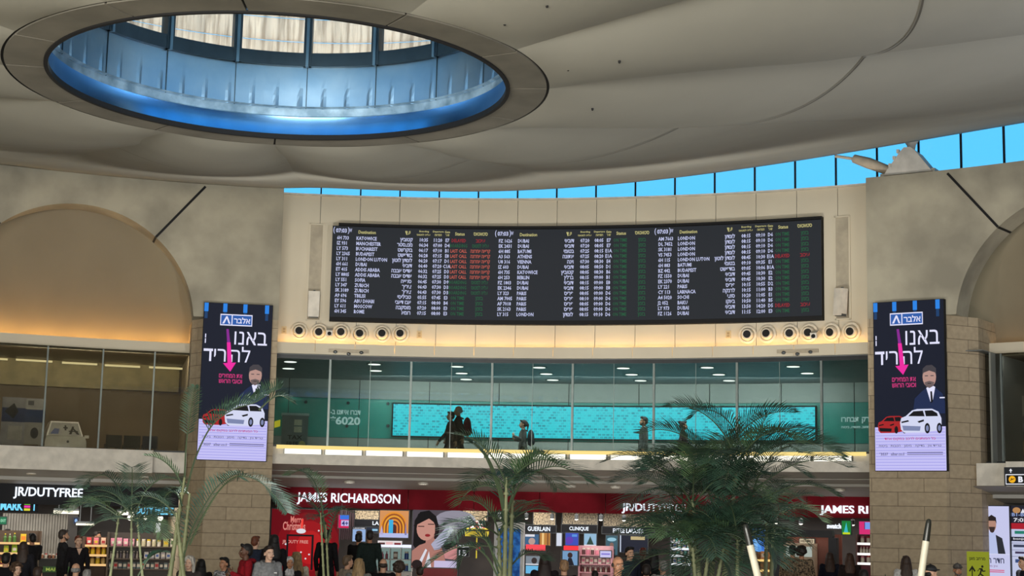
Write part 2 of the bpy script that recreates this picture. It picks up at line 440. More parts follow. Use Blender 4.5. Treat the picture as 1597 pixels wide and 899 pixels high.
for k in range(12):
    for j in range(SUB):
        u = j / (SUB - 1)
        rowv = []
        for r in radii:
            a = cre(k, r); b = cre((k + 1) % 12, r); b = b + 360 if b < a else b
            dg_ = a + (b - a) * u; rowv.append(mb.vert(DD(R_(dg_), r, z_dish(dg_, r))))
        g.append(rowv)
for i in range(len(g)):
    if i % SUB == SUB - 1: continue
    A, B = g[i], g[(i + 1) % len(g)]
    for j in range(len(radii) - 1): mb.face((A[j], A[j + 1], B[j + 1], B[j]))
rim = [A[-1] for A in g]; top = []
for A in g:
    p = Vector(mb.v[A[-1]]); top.append(mb.vert((p.x, p.y, 9.36 + CAM_H)))
for i in range(len(g)): k = (i + 1) % len(g); mb.face((rim[i], top[i], top[k], rim[k]))
dish = struct(mb.build('ceiling', M_dish, smooth=True))
# the outer roof skin over the dish
mb = MB(); sweep(mb, 0, 2 * PI, [(2.95, 5.6), (8, 6.6), (15, 8.6), (20.6, 9.4)], 96, 0, True); struct(mb.build('ceiling_roof', M_white, smooth=True))
# circular seam in the dish
mb = MB(); N = 720
def seam_r(d): return 7.2 + .45 * math.sin(R_(d - 0) * 1) * -1 + .0
vs = []
for i in range(N):
    d = -180 + 360 * i / N; r = seam_r(d)
    vs.append([mb.vert(DD(R_(d), rr, z_dish(d, rr) - .016)) for rr in (r - .012, r + .012)])
for i in range(N): a, b = vs[i], vs[(i + 1) % N]; mb.face((a[0], a[1], b[1], b[0]))
struct(mb.build('trim_3_seam', mat('seam_grey', (84, 80, 72), .8)))
# ring of concrete segments round the oculus
mb = MB(); joints = [-154, -123.5, -100.5, -70, -40, -9.7, 28, 62, 90.5, 118, 148.4, 179.3]
for a, b in zip(joints, joints[1:] + [joints[0] + 360]): mb.arc(R_(a + .25), R_(b - .25), R_I, R_O - .03, Z_O - .01, Z_O + .03, 10)
mb.arc(0, 2 * PI, R_I + .05, R_O + .02, Z_O + .01, Z_O + .06, 96, 1, ends=False)
struct(mb.build('ceiling_oculus_ring', [M_concd, M_dark])).location.x = DXO
# lantern above the oculus
def zl(y, r=2.5): return cyl(450, y, r)[1]
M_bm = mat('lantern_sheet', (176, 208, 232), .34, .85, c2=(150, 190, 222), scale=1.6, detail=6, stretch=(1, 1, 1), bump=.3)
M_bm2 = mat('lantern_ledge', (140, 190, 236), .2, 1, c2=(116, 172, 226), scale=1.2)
M_lf = mat('lantern_frame', (58, 78, 92), .45, .3)
mb = MB(); mb.arc(0, 2 * PI, 2.455, 2.50, Z_O - .03, Z_O + .03, 120, ends=False); struct(mb.build('trim_4_oculus_lip', M_dark)).location.x = DXO
za, zb_, zc_, zd_, ze_ = zl(209), zl(181), zl(166), zl(101), zl(80)
mb = MB(); sweep(mb, 0, 2 * PI, [(2.50, Z_O), (2.515, zb_ - .1), (2.50, zb_)], 120); struct(mb.build('wall_oculus_lower', M_bm2, smooth=True)).location.x = DXO
mb = MB(); sweep(mb, 0, 2 * PI, [(2.50, zb_), (2.57, zb_ + .03), (2.57, zc_), (2.52, zc_ + .02)], 120)
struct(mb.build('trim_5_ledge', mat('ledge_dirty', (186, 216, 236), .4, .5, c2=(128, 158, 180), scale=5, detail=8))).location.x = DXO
# pleated sheet drum
mb = MB(); prof = []; N = 54 * 8; rows = []
for k, h in enumerate([0, .12, .3, .5, .75, 1]):
    z = zc_ + (zd_ - zc_) * h; rw = []
    for i in range(N):
        ph = (i % 8) / 8; pl = max(0, 1 - abs(ph - .5) * 8) * max(0, 1 - h / .55) *   .016
        rw.append(mb.vert(D(2 * PI * i / N, 2.56 - pl, z)))
    rows.append(rw)
for A, B in zip(rows, rows[1:]):
    for i in range(N): mb.face((A[i], A[(i + 1) % N], B[(i + 1) % N], B[i]))
NS = 18; off = R_(-1.5)
for i in range(NS): t = off + 2 * PI * i / NS; mb.box(D(t, 2.555, (zc_ + zd_) / 2), (.008, .012, zd_ - zc_), 1, Matrix.Rotation(-t, 3, 'Z'))
struct(mb.build('wall_oculus_drum', [M_bm, M_lf])).location.x = DXO
ztop = zl(0) + .25
mb = MB(); mb.arc(0, 2 * PI, 2.5, 2.66, zd_, ze_, 90, ends=False)
mb.arc(0, 2 * PI, 2.5, 2.66, ztop, ztop + .15, 90, ends=False)
for i in range(NS):
    t = off + 2 * PI * i / NS; rm = Matrix.Rotation(-t, 3, 'Z')
    mb.box(D(t, 2.57, (zd_ + ztop) / 2), (.10, .16, ztop - zd_), 0, rm); mb.box(D(t, 2.50, (zd_ + ztop) / 2), (.035, .06, ztop - zd_ + .02), 1, rm)
struct(mb.build('window_2_frame', [M_lf, mat('lantern_frame_light', (120, 156, 182), .4, .3)])).location.x = DXO
mb = MB(); mb.arc(0, 2 * PI, 2.60, 2.605, ze_, ztop, 72, ends=False); struct(mb.build('window_2', M_glass)).location.x = DXO
mb = MB(); mb.lathe([(2.72, 0), (2.72, .02)], 48, (CX, CY, ztop + .15 + CAM_H)); struct(mb.build('window_3_skylight', M_glass)).location.x = DXO
# sun-lit weather screen standing round the lantern
ms = bpy.data.materials.new('screen_translucent'); ms.use_nodes = True; nt = ms.node_tree; nt.nodes.clear()
o_ = nt.nodes.new('ShaderNodeOutputMaterial'); tr = nt.nodes.new('ShaderNodeBsdfTranslucent'); df = nt.nodes.new('ShaderNodeBsdfDiffuse'); mx = nt.nodes.new('ShaderNodeMixShader')
mx.inputs[0].default_value = .25; nt.links.new(tr.outputs[0], mx.inputs[1]); nt.links.new(df.outputs[0], mx.inputs[2]); nt.links.new(mx.outputs[0], o_.inputs[0])
tcn = nt.nodes.new('ShaderNodeTexCoord'); mpn = nt.nodes.new('ShaderNodeMapping'); mpn.inputs['Scale'].default_value = (9, 9, .7); nz = nt.nodes.new('ShaderNodeTexNoise'); nz.inputs['Scale'].default_value = 2; nz.inputs['Detail'].default_value = 6
rp = nt.nodes.new('ShaderNodeValToRGB'); rp.color_ramp.elements[0].position = .38; rp.color_ramp.elements[1].position = .56; rp.color_ramp.elements[0].color = (*lin((200, 180, 164)), 1); rp.color_ramp.elements[1].color = (*lin((255, 236, 220)), 1)
nt.links.new(tcn.outputs['Object'], mpn.inputs[0]); nt.links.new(mpn.outputs[0], nz.inputs['Vector']); nt.links.new(nz.outputs[0], rp.inputs[0]); nt.links.new(rp.outputs[0], tr.inputs[0]); nt.links.new(rp.outputs[0], df.inputs[0])
mb = MB()
for i in range(10): mb.arc(R_(-75), R_(75), 4.3, 4.34, max(5.55, ze_ - .4) + i * .33, max(5.55, ze_ - .4) + i * .33 + .31, 40)
struct(mb.build('wall_weather_screen', ms)).location.x = DXO

# ------------------------------------------------------------------ gallery behind the board bay
M_gback = mat('gallery_panel', (130, 132, 125), .5, c2=(121, 124, 118), scale=.8)
M_teal = mat('teal_panel', (12, 116, 104), .4, c2=(10, 108, 97), scale=.8)
GB = 27.6
mb = MB(); gp = [R_(-12 + 4.05 * i) for i in range(13)]
for a, b in zip(gp, gp[1:]):
    for z0, z1, mi in ((1.25, 2.33, 0), (2.34, 3.42, 1), (3.43, 3.97, 0)): mb.arc(a + .0004, b - .0004, GB, GB + .03, z0, z1, 3, mi)
mb.arc(gp[0], gp[-1], GB + .02, GB + .2, 1.25, 4, 30, 2)
struct(mb.build('wall_gallery', [M_gback, M_teal, M_dark]))
mb = MB(); mb.arc(R_(-12), R_(36), 21.2, GB + .1, 3.95, 3.97, 30); struct(mb.build('ceiling_gallery', mat('gallery_ceiling', (110, 114, 114), .5)))
mb = MB(); mb.arc(R_(-12), R_(36), 21.9, 31, 1.2, 1.25, 30); mb.arc(R_(-12), R_(36), 27.6, 31, 1.25, 1.6, 30); struct(mb.build('floor_gallery', M_soff))
for s, t in (('left', -12), ('right', 36)):
    mb = MB(); mb.arc(R_(t), R_(t + .1), 21.6, GB, 1.25, 3.95, 1); struct(mb.build('wall_gallery_' + s, M_gback))
# glazed balustrade to the hall
mb = MB(); mb.arc(tL, tR, 21.30, 21.312, 1.78, 3.95, 40); struct(mb.build('window_4', M_gglass))
mb = MB()
for px in (513, 640, 767, 893, 1020, 1150, 1282):
    t, _ = cyl(px, 630, 21.3); mb.box(D(t, 21.27, 2.86), (.05, .07, 2.2), 0, Matrix.Rotation(-t, 3, 'Z'))
for px in (576, 703, 830, 957, 1085, 1216):
    t, _ = cyl(px, 630, 21.3); mb.box(D(t, 21.305, 2.86), (.012, .02, 2.2), 0, Matrix.Rotation(-t, 3, 'Z'))
mb.arc(tL, tR, 21.22, 21.36, 3.86, 3.97, 40, 1)
mb.arc(tL, tR, 21.24, 21.36, 1.72, 1.80, 40, 1)
struct(mb.build('window_4_frame', [mat('mullion', (120, 130, 128), .4, .4), M_dgrey]))
mb = MB(); mb.arc(tL, tR, 21.06, 21.3, 1.34, 1.57, 40); mb.arc(tL, tR, 21.2, 21.3, 1.34, 1.75, 40); struct(mb.build('trim_6_slab_edge', M_white))
# the row of tubes on the slab edge, with the yellow strip above
x = 472
for i in range(14):
    t, z = cyl(x + 63.6 * i, 712 + .0118 * 63.6 * i, 21.12); L = .855
    r = thing('slab_edge_lamp', 'white tube lamp in the bright row along the gallery slab edge', 'lamp', D(t, 21.12, 1.585), -t, 'tube lamps along the gallery edge')
    m = MB(); m.bx(-L / 2, L / 2, -.03, .03, 0, .115); m.build('tube', M_lamp, r)
    m = MB(); m.bx(-L / 2 - .02, L / 2 + .02, .03, .06, 0, .12); m.bx(-L / 2 - .02, -L / 2, -.03, .03, 0, .11); m.bx(L / 2, L / 2 + .02, -.03, .03, 0, .11); m.build('holder', M_grey, r)
mb = MB(); mb.arc(tL + .004, tR - .01, 21.13, 21.19, 1.705, 1.79, 40)
tag(mb.build('light_strip', M_lampy), 'long yellow light strip running above the gallery tube lamps', 'lamp')

# ceiling lights of the gallery
def hit_z(px, py, z):
    d = ray(px, py); q = d * (z / d.z); return Vector((q.x, q.y, z + CAM_H))
for px, py in ((453, 564), (450, 574.5), (584, 568), (586, 578), (713, 571.5), (720, 582), (727, 591.5), (841, 573), (852, 583), (862, 592.5), (972, 574), (985, 584), (999, 593.5), (1103, 573), (1121, 584), (1137, 593.5), (1237, 571.5), (1259, 582)):
    q = hit_z(px, py, 3.95); r = thing('gallery_downlight', 'small round downlight in the dark gallery ceiling', 'ceiling light', q, 0, 'gallery downlights')
    m = MB(); m.lathe([(.20, -.012), (.20, 0), (.16, 0), (.16, -.012)], 16); m.build('rim', M_dgrey, r)
    m = MB(); m.lathe([(.155, -.02), (.155, -.002)], 16); m.build('diffuser', M_down, r)
lamp('gallery_wash', 'AREA', D(R_(10), 25.3, 3.85), D(R_(10), 26.8, 2), 430, (.95, 1, .97), 12, .4).rotation_euler[2] = -R_(10)
for px in (455, 596):
    t, z = cyl(px, 598, 27.0); l = lamp('wall_washer', 'SPOT', D(t, 27.2, 3.75), D(t, 27.6, 2.6), 12, (1, .93, .78)); l.data.spot_size = R_(85); l.data.spot_blend = .8

# ------------------------------------------------------------------ ground-floor shell under the gallery
mb = MB(); sweep(mb, tL - .06, tR + .06, [(21.06, 1.345), (22.5, 1.12), (22.52, 1.06), (24.05, .86)], 40); struct(mb.build('ceiling_shop_soffit', M_soff))
mb = MB(); mb.arc(R_(-13), R_(36), 24.1, 31, .62, .7, 30); struct(mb.build('ceiling_shop', mat('shop_ceiling', (70, 66, 64), .6)))
M_shopw = mat('shop_wall', (66, 60, 58), .6, c2=(50, 46, 46), scale=1.2)
mb = MB(); mb.arc(R_(-13), R_(36), 30.5, 30.7, -CAM_H, 1.55, 30); struct(mb.build('wall_shop_back', M_shopw))
M_red = mat('red_fascia', (140, 28, 42), .75, spec=.1, c2=(92, 12, 22), scale=.8)
mb = MB(); n = 9
for i in range(n):
    a, b = R_(-8.5) + R_(36) * i / n, R_(-8.5) + R_(36) * (i + 1) / n
    mb.arc(a + .0003, b - .0003, 24.0, 24.06, .36, .87, 3)
struct(mb.build('trim_7_red_fascia', M_red))
for i, px in enumerate((545, 660, 775, 890, 960, 1060, 1190, 1310)):
    q = D(cyl(px, 757, 22.9)[0], 22.9, 1.0)
    r = thing('soffit_downlight', 'round recessed downlight in the soffit above the red shop fascia', 'ceiling light', q, 0, 'soffit downlights')
    m = MB(); m.lathe([(.13, -.03), (.13, .02), (.10, .02), (.10, -.03)], 16); m.build('rim', M_white, r)
    m = MB(); m.lathe([(.098, -.03), (.098, .0)], 16); m.build('diffuser', M_down, r)
lamp('shop_light', 'AREA', D(R_(0), 26.6, .5), D(R_(0), 26.6, -2), 260, (1, .95, .90), 7, 3)
lamp('shop_light', 'AREA', D(R_(18), 26.6, .5), D(R_(18), 26.6, -2), 290, (1, .95, .90), 9, 3)

# ------------------------------------------------------------------ side bays: vault foot, glazed upper gallery, parapet, soffit, shop shell
def side_bay(ta, tb, side, k):
    nm = side
    mb = MB(); mb.arc(ta, tb, 22.2, 22.3, 3.93, 4.22, 16); mb.arc(ta, tb, 22.25, 23.2, 4.0, 4.06, 16); struct(mb.build('trim_8_lintel_' + nm, M_wall))
    for i in range(6):
        a, b = ta + (tb - ta) * (i + .06) / 6, ta + (tb - ta) * (i + .94) / 6
        q0, q1 = D(a, 22.45, 4.1), D(b, 22.45, 4.1); L = (q1 - q0).length; m = MB(); m.tube([(-L / 2, 0, 0), (L / 2, 0, 0)], .02, 8)
        tag(m.build('cove_lamp', emi('vault_tube_' + side, (255, 200, 120), 42 if side == 'left' else 4), None, (q0 + q1) / 2, -(a + b) / 2, True), 'warm tube lamp hidden at the foot of the plaster vault, ' + side + ' arch', 'lamp', 'tubes at the foot of the vault, ' + side)
    mb = MB(); mb.arc(ta, tb, 21.9, 21.91, 1.58, 3.95, 16); struct(mb.build('window_%d' % (5 + k), M_sglass))
    mb = MB()
    for px in ((70, 157, 238) if side == 'left' else (1563,)):
        t, _ = cyl(px, 620, 21.9); mb.box(D(t, 21.88, 2.76), (.035, .05, 2.36), 0, Matrix.Rotation(-t, 3, 'Z'))
    mb.arc(ta, tb, 21.84, 21.96, 1.54, 1.60, 16, 1); struct(mb.build('window_%d_frame' % (5 + k), [mat('mullion', (120, 130, 128)), M_dgrey]))
    mb = MB(); mb.arc(ta, tb, 25.6, 25.8, 1.5, 4.0, 16); struct(mb.build('wall_gallery_back_' + nm, M_bron))
    mb = MB(); mb.arc(ta, tb, 22.2, 25.7, 3.95, 3.99, 16); struct(mb.build('ceiling_gallery_' + nm, M_bron))
    mb = MB(); mb.arc(ta, tb, 21.5, 31, 1.36, 1.55, 16); struct(mb.build('floor_gallery_' + nm, M_soff))
    mid = ta + (tb - ta) * (.86 if side == 'left' else .14)
    mb = MB(); a, b = (ta, mid) if side == 'left' else (mid, tb); mb.arc(a, b, 21.05, 21.5, 1.04, 1.56, 14)
    a, b = (mid, tb) if side == 'left' else (ta, mid); mb.arc(a, b, 21.3, 21.5, 1.06, 1.54, 4); struct(mb.build('trim_9_parapet_' + nm, M_white))
    mb = MB(); sweep(mb, ta, tb, [(21.05, 1.045), (22.2, .90), (22.2, .82), (23.0, .72)], 14); struct(mb.build('ceiling_soffit_' + nm, M_soff))
    mb = MB(); mb.arc(ta - .03, tb + .03, 29.5, 29.7, -CAM_H, 1.5, 16); struct(mb.build('wall_shop_back_' + nm, M_shopw))
    mb = MB(); mb.arc(ta, tb, 22.9, 29.6, .62, .7, 16); struct(mb.build('ceiling_shop_' + nm, mat('shop_ceiling', (70, 66, 64))))
M_sglass = glass('smoked_glass', (206, 206, 200), .05)
M_bron = mat('bronze_wall', (118, 100, 76), .45, .0, c2=(104, 88, 66), scale=.8)
side_bay(R_(-29.35), R_(-14.2), 'left', 0); side_bay(R_(35.4), R_(49.4), 'right', 1)
lamp('left_gallery_fill', 'AREA', D(R_(-20), 22.15, 3.85), D(R_(-20), 24.5, 2), 90, (1, .90, .72), 5, .2)  # unseen lamp added to lighten the dark left gallery from the front
lamp('right_gallery_fill', 'AREA', D(R_(42), 22.15, 3.85), D(R_(42), 24.5, 2), 26, (.9, .95, 1), 5, .2)  # same kind of added fill, weaker and cooler, for the right gallery
lamp('market_light', 'AREA', D(R_(-20), 25.5, .5), D(R_(-20), 25.5, -2), 260, (1, .93, .84), 6, 4)
lamp('right_concourse_light', 'AREA', D(R_(42), 25, .5), D(R_(42), 25, -2), 30, (1, .95, .90), 6, 4)
# ------------------------------------------------------------------ departures board
M_scr = emi('board_black', (38, 42, 48), .9)
T_white = emi('board_white', (206, 212, 250), .8); T_yel = emi('board_yellow', (216, 208, 140), .75)
T_grn = emi('board_green', (50, 124, 84), .5); T_red = emi('board_red', (180, 44, 56), .7); T_org = emi('board_orange', (214, 104, 88), .75)
RB = 21.22
tb0, tb1 = cyl(516, 430, RB)[0], cyl(1281, 430, RB)[0]; tbm = (tb0 + tb1) / 2; BW = (tb1 - tb0) * RB
zb0, zb1 = cyl(898, 506.5, RB)[1], cyl(898, 357, RB)[1]; BH = zb1 - zb0
board = thing('departures_board', 'long black curved departures board full of flight rows on the pale wall', 'departures board', D(tbm, RB, zb0), -tbm)
m = MB()
for i in range(24): m.bx(-BW / 2 + BW * i / 24, -BW / 2 + BW * (i + 1) / 24, .02, .2, 0, BH)
m.bend(RB).build('housing', M_dark, board)
m = MB()
for i in range(24): m.bx(-BW / 2 + .14 + (BW - .14) * i / 24, -BW / 2 + .14 + (BW - .14) * (i + 1) / 24, .06, .24, .01, BH + .085)
m.bend(RB).build('rear_frame', M_dark, board)
S = 'LAST CALL'; B = 'BOARDING'; O = 'ON TIME'; X = 'DELAYED'
HS = {S: 'קריאה אחרונה', B: 'עליה למטוס', O: 'בזמן', X: 'עיכוב'}
HC = dict(KATOWICE='קטוביץ', MANCHESTER='מנצסטר', BUCHAREST='בוקרשט', BUDAPEST='בודפשט', DUBAI='דובאי', SOFIA='סופיה', ZURICH='ציריך', TBILISI='טביליסי', MOSCOW='מוסקבה', ROME='רומא', BATUMI='בטומי', ATHENS='אתונה', VIENNA='וינה', BERLIN='ברלין', PARIS='פריס', LONDON='לונדון', LARNACA='לרנקה', SOCHI='סוצי', BAKU='באקו')
HC['LONDON LUTON'] = 'לונדון לוטון'; HC['ADDIS ABABA'] = 'אדיס אבבה'; HC['ABU DHABI'] = 'אבו דאבי'
P1 = [('6H 733', 'KATOWICE', '10:35', '11:20', 'E7', X), ('IZ 931', 'MANCHESTER', '06:34', '07:00', 'D4', B), ('LY 573', 'BUCHAREST', '06:17', '07:10', 'B1', S), ('LY 2365', 'BUDAPEST', '06:28', '07:15', 'E8', S), ('LY 311', 'LONDON LUTON', '06:20', '07:17', 'D1', S), ('6H 661', 'DUBAI', '06:40', '07:20', 'C1A', S), ('ET 415', 'ADDIS ABABA', '06:32', '07:25', 'D3', S), ('LY 8805', 'ADDIS ABABA', '06:32', '07:25', 'D3', S), ('LY 551', 'SOFIA', '06:45', '07:30', 'D9', B), ('LY 347', 'ZURICH', '06:43', '07:30', 'D3', B), ('SK 3189', 'ZURICH', '06:43', '07:30', 'D3', B), ('A9 696', 'TBILISI', '05:55', '07:45', 'E3', O), ('EY 596', 'ABU DHABI', '07:15', '08:00', 'B4', O), ('LY 611', 'MOSCOW', '07:20', '08:00', 'E3', O), ('6H 345', 'ROME', '07:15', '08:00', 'E3', O)]
P2 = [('FZ 1626', 'DUBAI', '07:20', '08:05', 'E7', O), ('EK 2431', 'DUBAI', '07:20', '08:05', 'E7', O), ('6H 885', 'BATUMI', '07:25', '08:15', 'E1A', O), ('A3 563', 'ATHENS', '07:25', '08:20', 'E1A', O), ('U8 316', 'VIENNA', '07:30', '08:30', 'E4', O), ('IZ 603', 'DUBAI', '08:05', '08:50', 'D1', O), ('6H 735', 'KATOWICE', '08:05', '08:30', 'B6', O), ('6H 253', 'BERLIN', '08:15', '09:00', 'B1', O), ('FZ 1803', 'DUBAI', '08:15', '09:00', 'E8', O), ('EK 2346', 'DUBAI', '08:15', '09:00', 'E8', O), ('LY 323', 'PARIS', '08:05', '09:00', 'D6', O), ('AM 7005', 'PARIS', '08:10', '09:00', 'D6', O), ('AF 7018', 'PARIS', '08:05', '09:00', 'D6', O), ('SK 2163', 'PARIS', '08:05', '09:00', 'D6', O), ('LY 315', 'LONDON', '08:15', '09:10', 'D6', O)]
P3 = [('AM 7663', 'LONDON', '08:15', '09:10', 'D6', O), ('DL 7452', 'LONDON', '08:15', '09:10', 'D6', O), ('SK 3181', 'LONDON', '08:15', '09:10', 'D6', O), ('VS 7453', 'LONDON', '08:15', '09:10', 'D6', O), ('6H 115', 'LONDON LUTON', '08:45', '10:30', 'E1A', X), ('6H 883', 'BATUMI', '09:10', '09:35', 'E1', O), ('BZ 442', 'BUDAPEST', '09:05', '10:06', 'B1A', O), ('FZ 1550', 'DUBAI', '09:45', '10:30', 'E2', O), ('EK 2370', 'DUBAI', '09:45', '10:30', 'E2', O), ('LY 221', 'PARIS', '10:15', '10:55', 'D2', O), ('CY 113', 'LARNACA', '10:15', '11:00', 'B3', O), ('A4 5020', 'SOCHI', '10:20', '11:05', 'E1', O), ('J2 052', 'BAKU', '10:50', '11:40', 'B5', O), ('LY 973', 'DUBAI', '13:50', '14:20', 'D5', X), ('FZ 1126', 'DUBAI', '11:15', '12:00', 'E3', O)]
PW = BW / 3; kx = PW / 252.5
for pi_, rows in enumerate((P1, P2, P3)):
    x0 = -BW / 2 + PW * pi_ + (.02 if pi_ < 2 else -.03)
    m = MB()
    for i in range(8): m.bx(-BW / 2 + PW * (pi_ + i / 8), -BW / 2 + PW * (pi_ + (i + 1) / 8), 0, .02, .10, BH - .01)
    sc_ = m.bend(RB).build('screen', M_scr, board)
    zt = BH - .335; pit = (BH - .335 - .20) / 14; sz = .125; y = -.008
    q = lambda px: x0 + px * kx
    for ri, r in enumerate(rows):
        z_ = zt - ri * pit; m = MB()
        for t_, px, al, k, s_ in ((r[0], 6, 'LEFT', .76, 1), (r[1], 36, 'LEFT', .74, 1), (heb(HC[r[1]]), 124, 'RIGHT', .78, 1.08), (r[2], 141, 'CENTER', .78, 1), (r[3], 163, 'CENTER', .78, 1), (r[4], 178, 'CENTER', .76, 1)):
            text_col(m, [t_], q(px), z_, sz * .96 * s_, pit, y, al, .03, 0, k * 1.06)
        text_col(m, [r[5]], q(196), z_, sz * .92, pit, y, 'CENTER', .018, 1, .72); text_col(m, [heb(HS[r[5]])], q(230), z_, sz, pit, y, 'CENTER', .018, 1, .64 if r[5] in (S, B) else .82)
        m.bend(RB).build('flight_row_lettering', [T_white, {S: T_org, B: T_grn, O: T_grn, X: T_red}[r[5]]], sc_)
    m = MB(); text_fit(m, '07:03', q(4), q(21), BH - .17, BH - .065, y, .035); text_fit(m, '(', q(0), q(2.5), BH - .20, BH - .03, y); text_fit(m, ')', q(22.5), q(25), BH - .20, BH - .03, y); text_fit(m, 'W', q(25), q(29), BH - .15, BH - .06, y)
    m.bend(RB).build('clock_lettering', T_white, sc_)
    m = MB(); y = -.009
    for t, a, b, z0, z1 in (('Destination', 39, 66, .18, .10), (heb('יעד'), 112, 120, .18, .08), ('Boarding', 134, 149, .115, .06), (heb('עליה למטוס'), 130, 151, .19, .14), ('Departure', 155, 172, .115, .06), (heb('המראה'), 158, 169, .19, .14), ('Gate', 174, 182, .115, .06), (heb('שער'), 175, 181, .19, .14), ('Status', 190, 205, .17, .09), (heb('סטאטוס'), 219, 241, .17, .09)):
        text_fit(m, t, q(a), q(b), BH - z0, BH - z1, y)
    m.bend(RB).build('header_lettering', T_yel, sc_)

# ------------------------------------------------------------------ fittings of the board wall
def on_wall(px, py, R):
    t, z = cyl(px, py, R); return D(t, R, z), -t
M_noz = mat('nozzle_white', (226, 214, 192), .4); M_black = mat('black', (14, 14, 15), .7)
nz_l = None
for side, xs in (('left', (467, 498, 532, 561, 596, 625)), ('right', (1166, 1197, 1232, 1262, 1297, 1328))):
    for px in xs:
        py = 517 if px == 467 else 518.5 if px < 560 else 521.5
        if side == 'right': py = 522.5 - (px - 1166) / 162 * 5
        p, rz = on_wall(px, py, 21.40)
        lb = 'round white air nozzle under the ' + side + ' end of the departures board'
        if nz_l is None:
            r = nz_l = thing('air_nozzle', lb, 'air nozzle', p, rz)
            m = MB(); m.lathe([(.215, 0), (.215, -.03), (.19, -.05), (.165, -.05), (.15, -.03), (.15, 0)], 28, axis='y'); m.build('flange', M_noz, r, smooth=40)
            m = MB(); m.lathe([(.15, -.035), (.145, -.09), (.115, -.13), (.09, -.13), (.088, -.04)], 24, axis='y'); m.build('barrel', M_noz, r, smooth=40)
            m = MB(); m.lathe([(.095, -.128), (.095, -.05)], 20, (.0, 0, .0), 'y'); m.build('core', M_black, r)
        else: r = copy_tree(nz_l, lb, p, rz)
        r['group'] = 'air nozzles, ' + side + ' group'
        r.rotation_euler = (random.uniform(-.1, .1), 0, rz + random.uniform(-.12, .12))
for side, x0, x1, y0, y1 in (('left', 480, 503, 349, 501), ('right', 1302, 1326, 337, 499)):
    p, rz, w, h = spot(x0, y0, x1, y1, 21.44)
    r = thing('speaker_niche', 'tall shallow slot in the pale wall beside the ' + ('start' if side == 'left' else 'end') + ' of the departures board', 'niche', p, rz)
    m = MB(); m.bx(-w / 2 - .01, -w / 2 + .03, -.02, .02, 0, h); m.bx(w / 2 - .03, w / 2 + .01, -.02, .02, 0, h); m.bx(-w / 2, w / 2, -.02, .02, h - .03, h); m.bx(-w / 2, w / 2, -.02, .02, 0, .03); m.build('frame', M_wall, r)
    m = MB(); m.bx(-w / 2 + .03, w / 2 - .03, .0, .012, .03, h - .03); m.build('back_panel', mat('niche_back', (178, 168, 148), .6), r)
    m = MB(); m.bx(-w / 2 + .03, w / 2 - .03, -.005, .012, .03, h * .27); m.build('dark_mount', mat('niche_mount', (150, 138, 118), .6), r)
    rr = thing('column_loudspeaker', ('upright white loudspeaker in the slot before the board' if side == 'left' else 'tilted white loudspeaker in the slot past the end of the board'), 'loudspeaker', p + Vector((0, 0, .06)), rz)
    m = MB(); rot = Matrix.Rotation(-.55 if side == 'right' else 0, 3, 'Z') @ Matrix.Rotation(.09 if side == 'right' else 0, 3, 'Y')
    m.box((-.02 if side == 'right' else 0, -.13, .33), (.27, .17, .62), 0, rot); m.build('cabinet', M_white, rr)
    m = MB(); m.box((-.02 if side == 'right' else 0, -.13, .03), (.22, .14, .06), 0, rot); m.box((0, -.03, .66), (.05, .06, .05)); m.box((0, -.03, .2), (.05, .08, .05)); m.build('bracket', M_grey, rr)
for px, py, sd in ((513, 516, 'start'), (1274, 520, 'end')):
    p, rz = on_wall(px, py, 21.40)
    r = thing('security_camera', 'small white security camera under the ' + sd + ' of the departures board', 'camera', p, rz)
    m = MB(); m.bx(-.05, .05, -.04, .05, -.06, .06); m.tube([(0, -.04, 0), (0, -.16, -.03)], .025); m.build('mount', M_white, r)
    m = MB(); m.box((.02, -.26, -.06), (.15, .26, .13), 0, Matrix.Rotation(.35, 3, 'X')); m.build('body', M_white, r)
    m = MB(); m.tube([(.02, -.38, -.105), (.02, -.41, -.12)], .045, 12); m.build('lens', M_black, r)
for px, py in ((443, 515), (654, 522), (1136, 522)):
    p, rz = on_wall(px, py, 21.44)
    r = thing('wall_plate', 'tiny cream switch plate on the pale wall beside the air nozzles', 'wall plate', p, rz, 'wall plates beside the nozzles')
    m = MB(); m.bx(-.06, .06, -.02, .02, -.09, .09); m.build('plate', mat('cream', (214, 192, 150)), r); m = MB(); m.bx(-.03, .03, -.03, -.02, .0, .05); m.bx(-.03, .03, -.03, -.02, -.06, -.02); m.build('button', mat('cream_dark', (176, 150, 110)), r)
for px, sd in ((544, 'left'), (1244, 'right')):
    p, rz = on_wall(px, 548, 21.10)
    r = thing('sensor_rail', 'slim metal rail with three small sensors on the ledge face under the ' + sd + ' nozzle group', 'sensor', p, rz)
    m = MB(); m.bx(-.48, .48, -.02, .02, -.04, .04); m.build('rail', mat('rail_beige', (176, 164, 142), .4), r)
    for k in (-.32, 0, .3):
        m = MB(); m.ball((k, -.03, -.03 - (.04 if k == 0 else 0)), (.05, .04, .04), 8); m.build('sensor_head', M_grey, r)

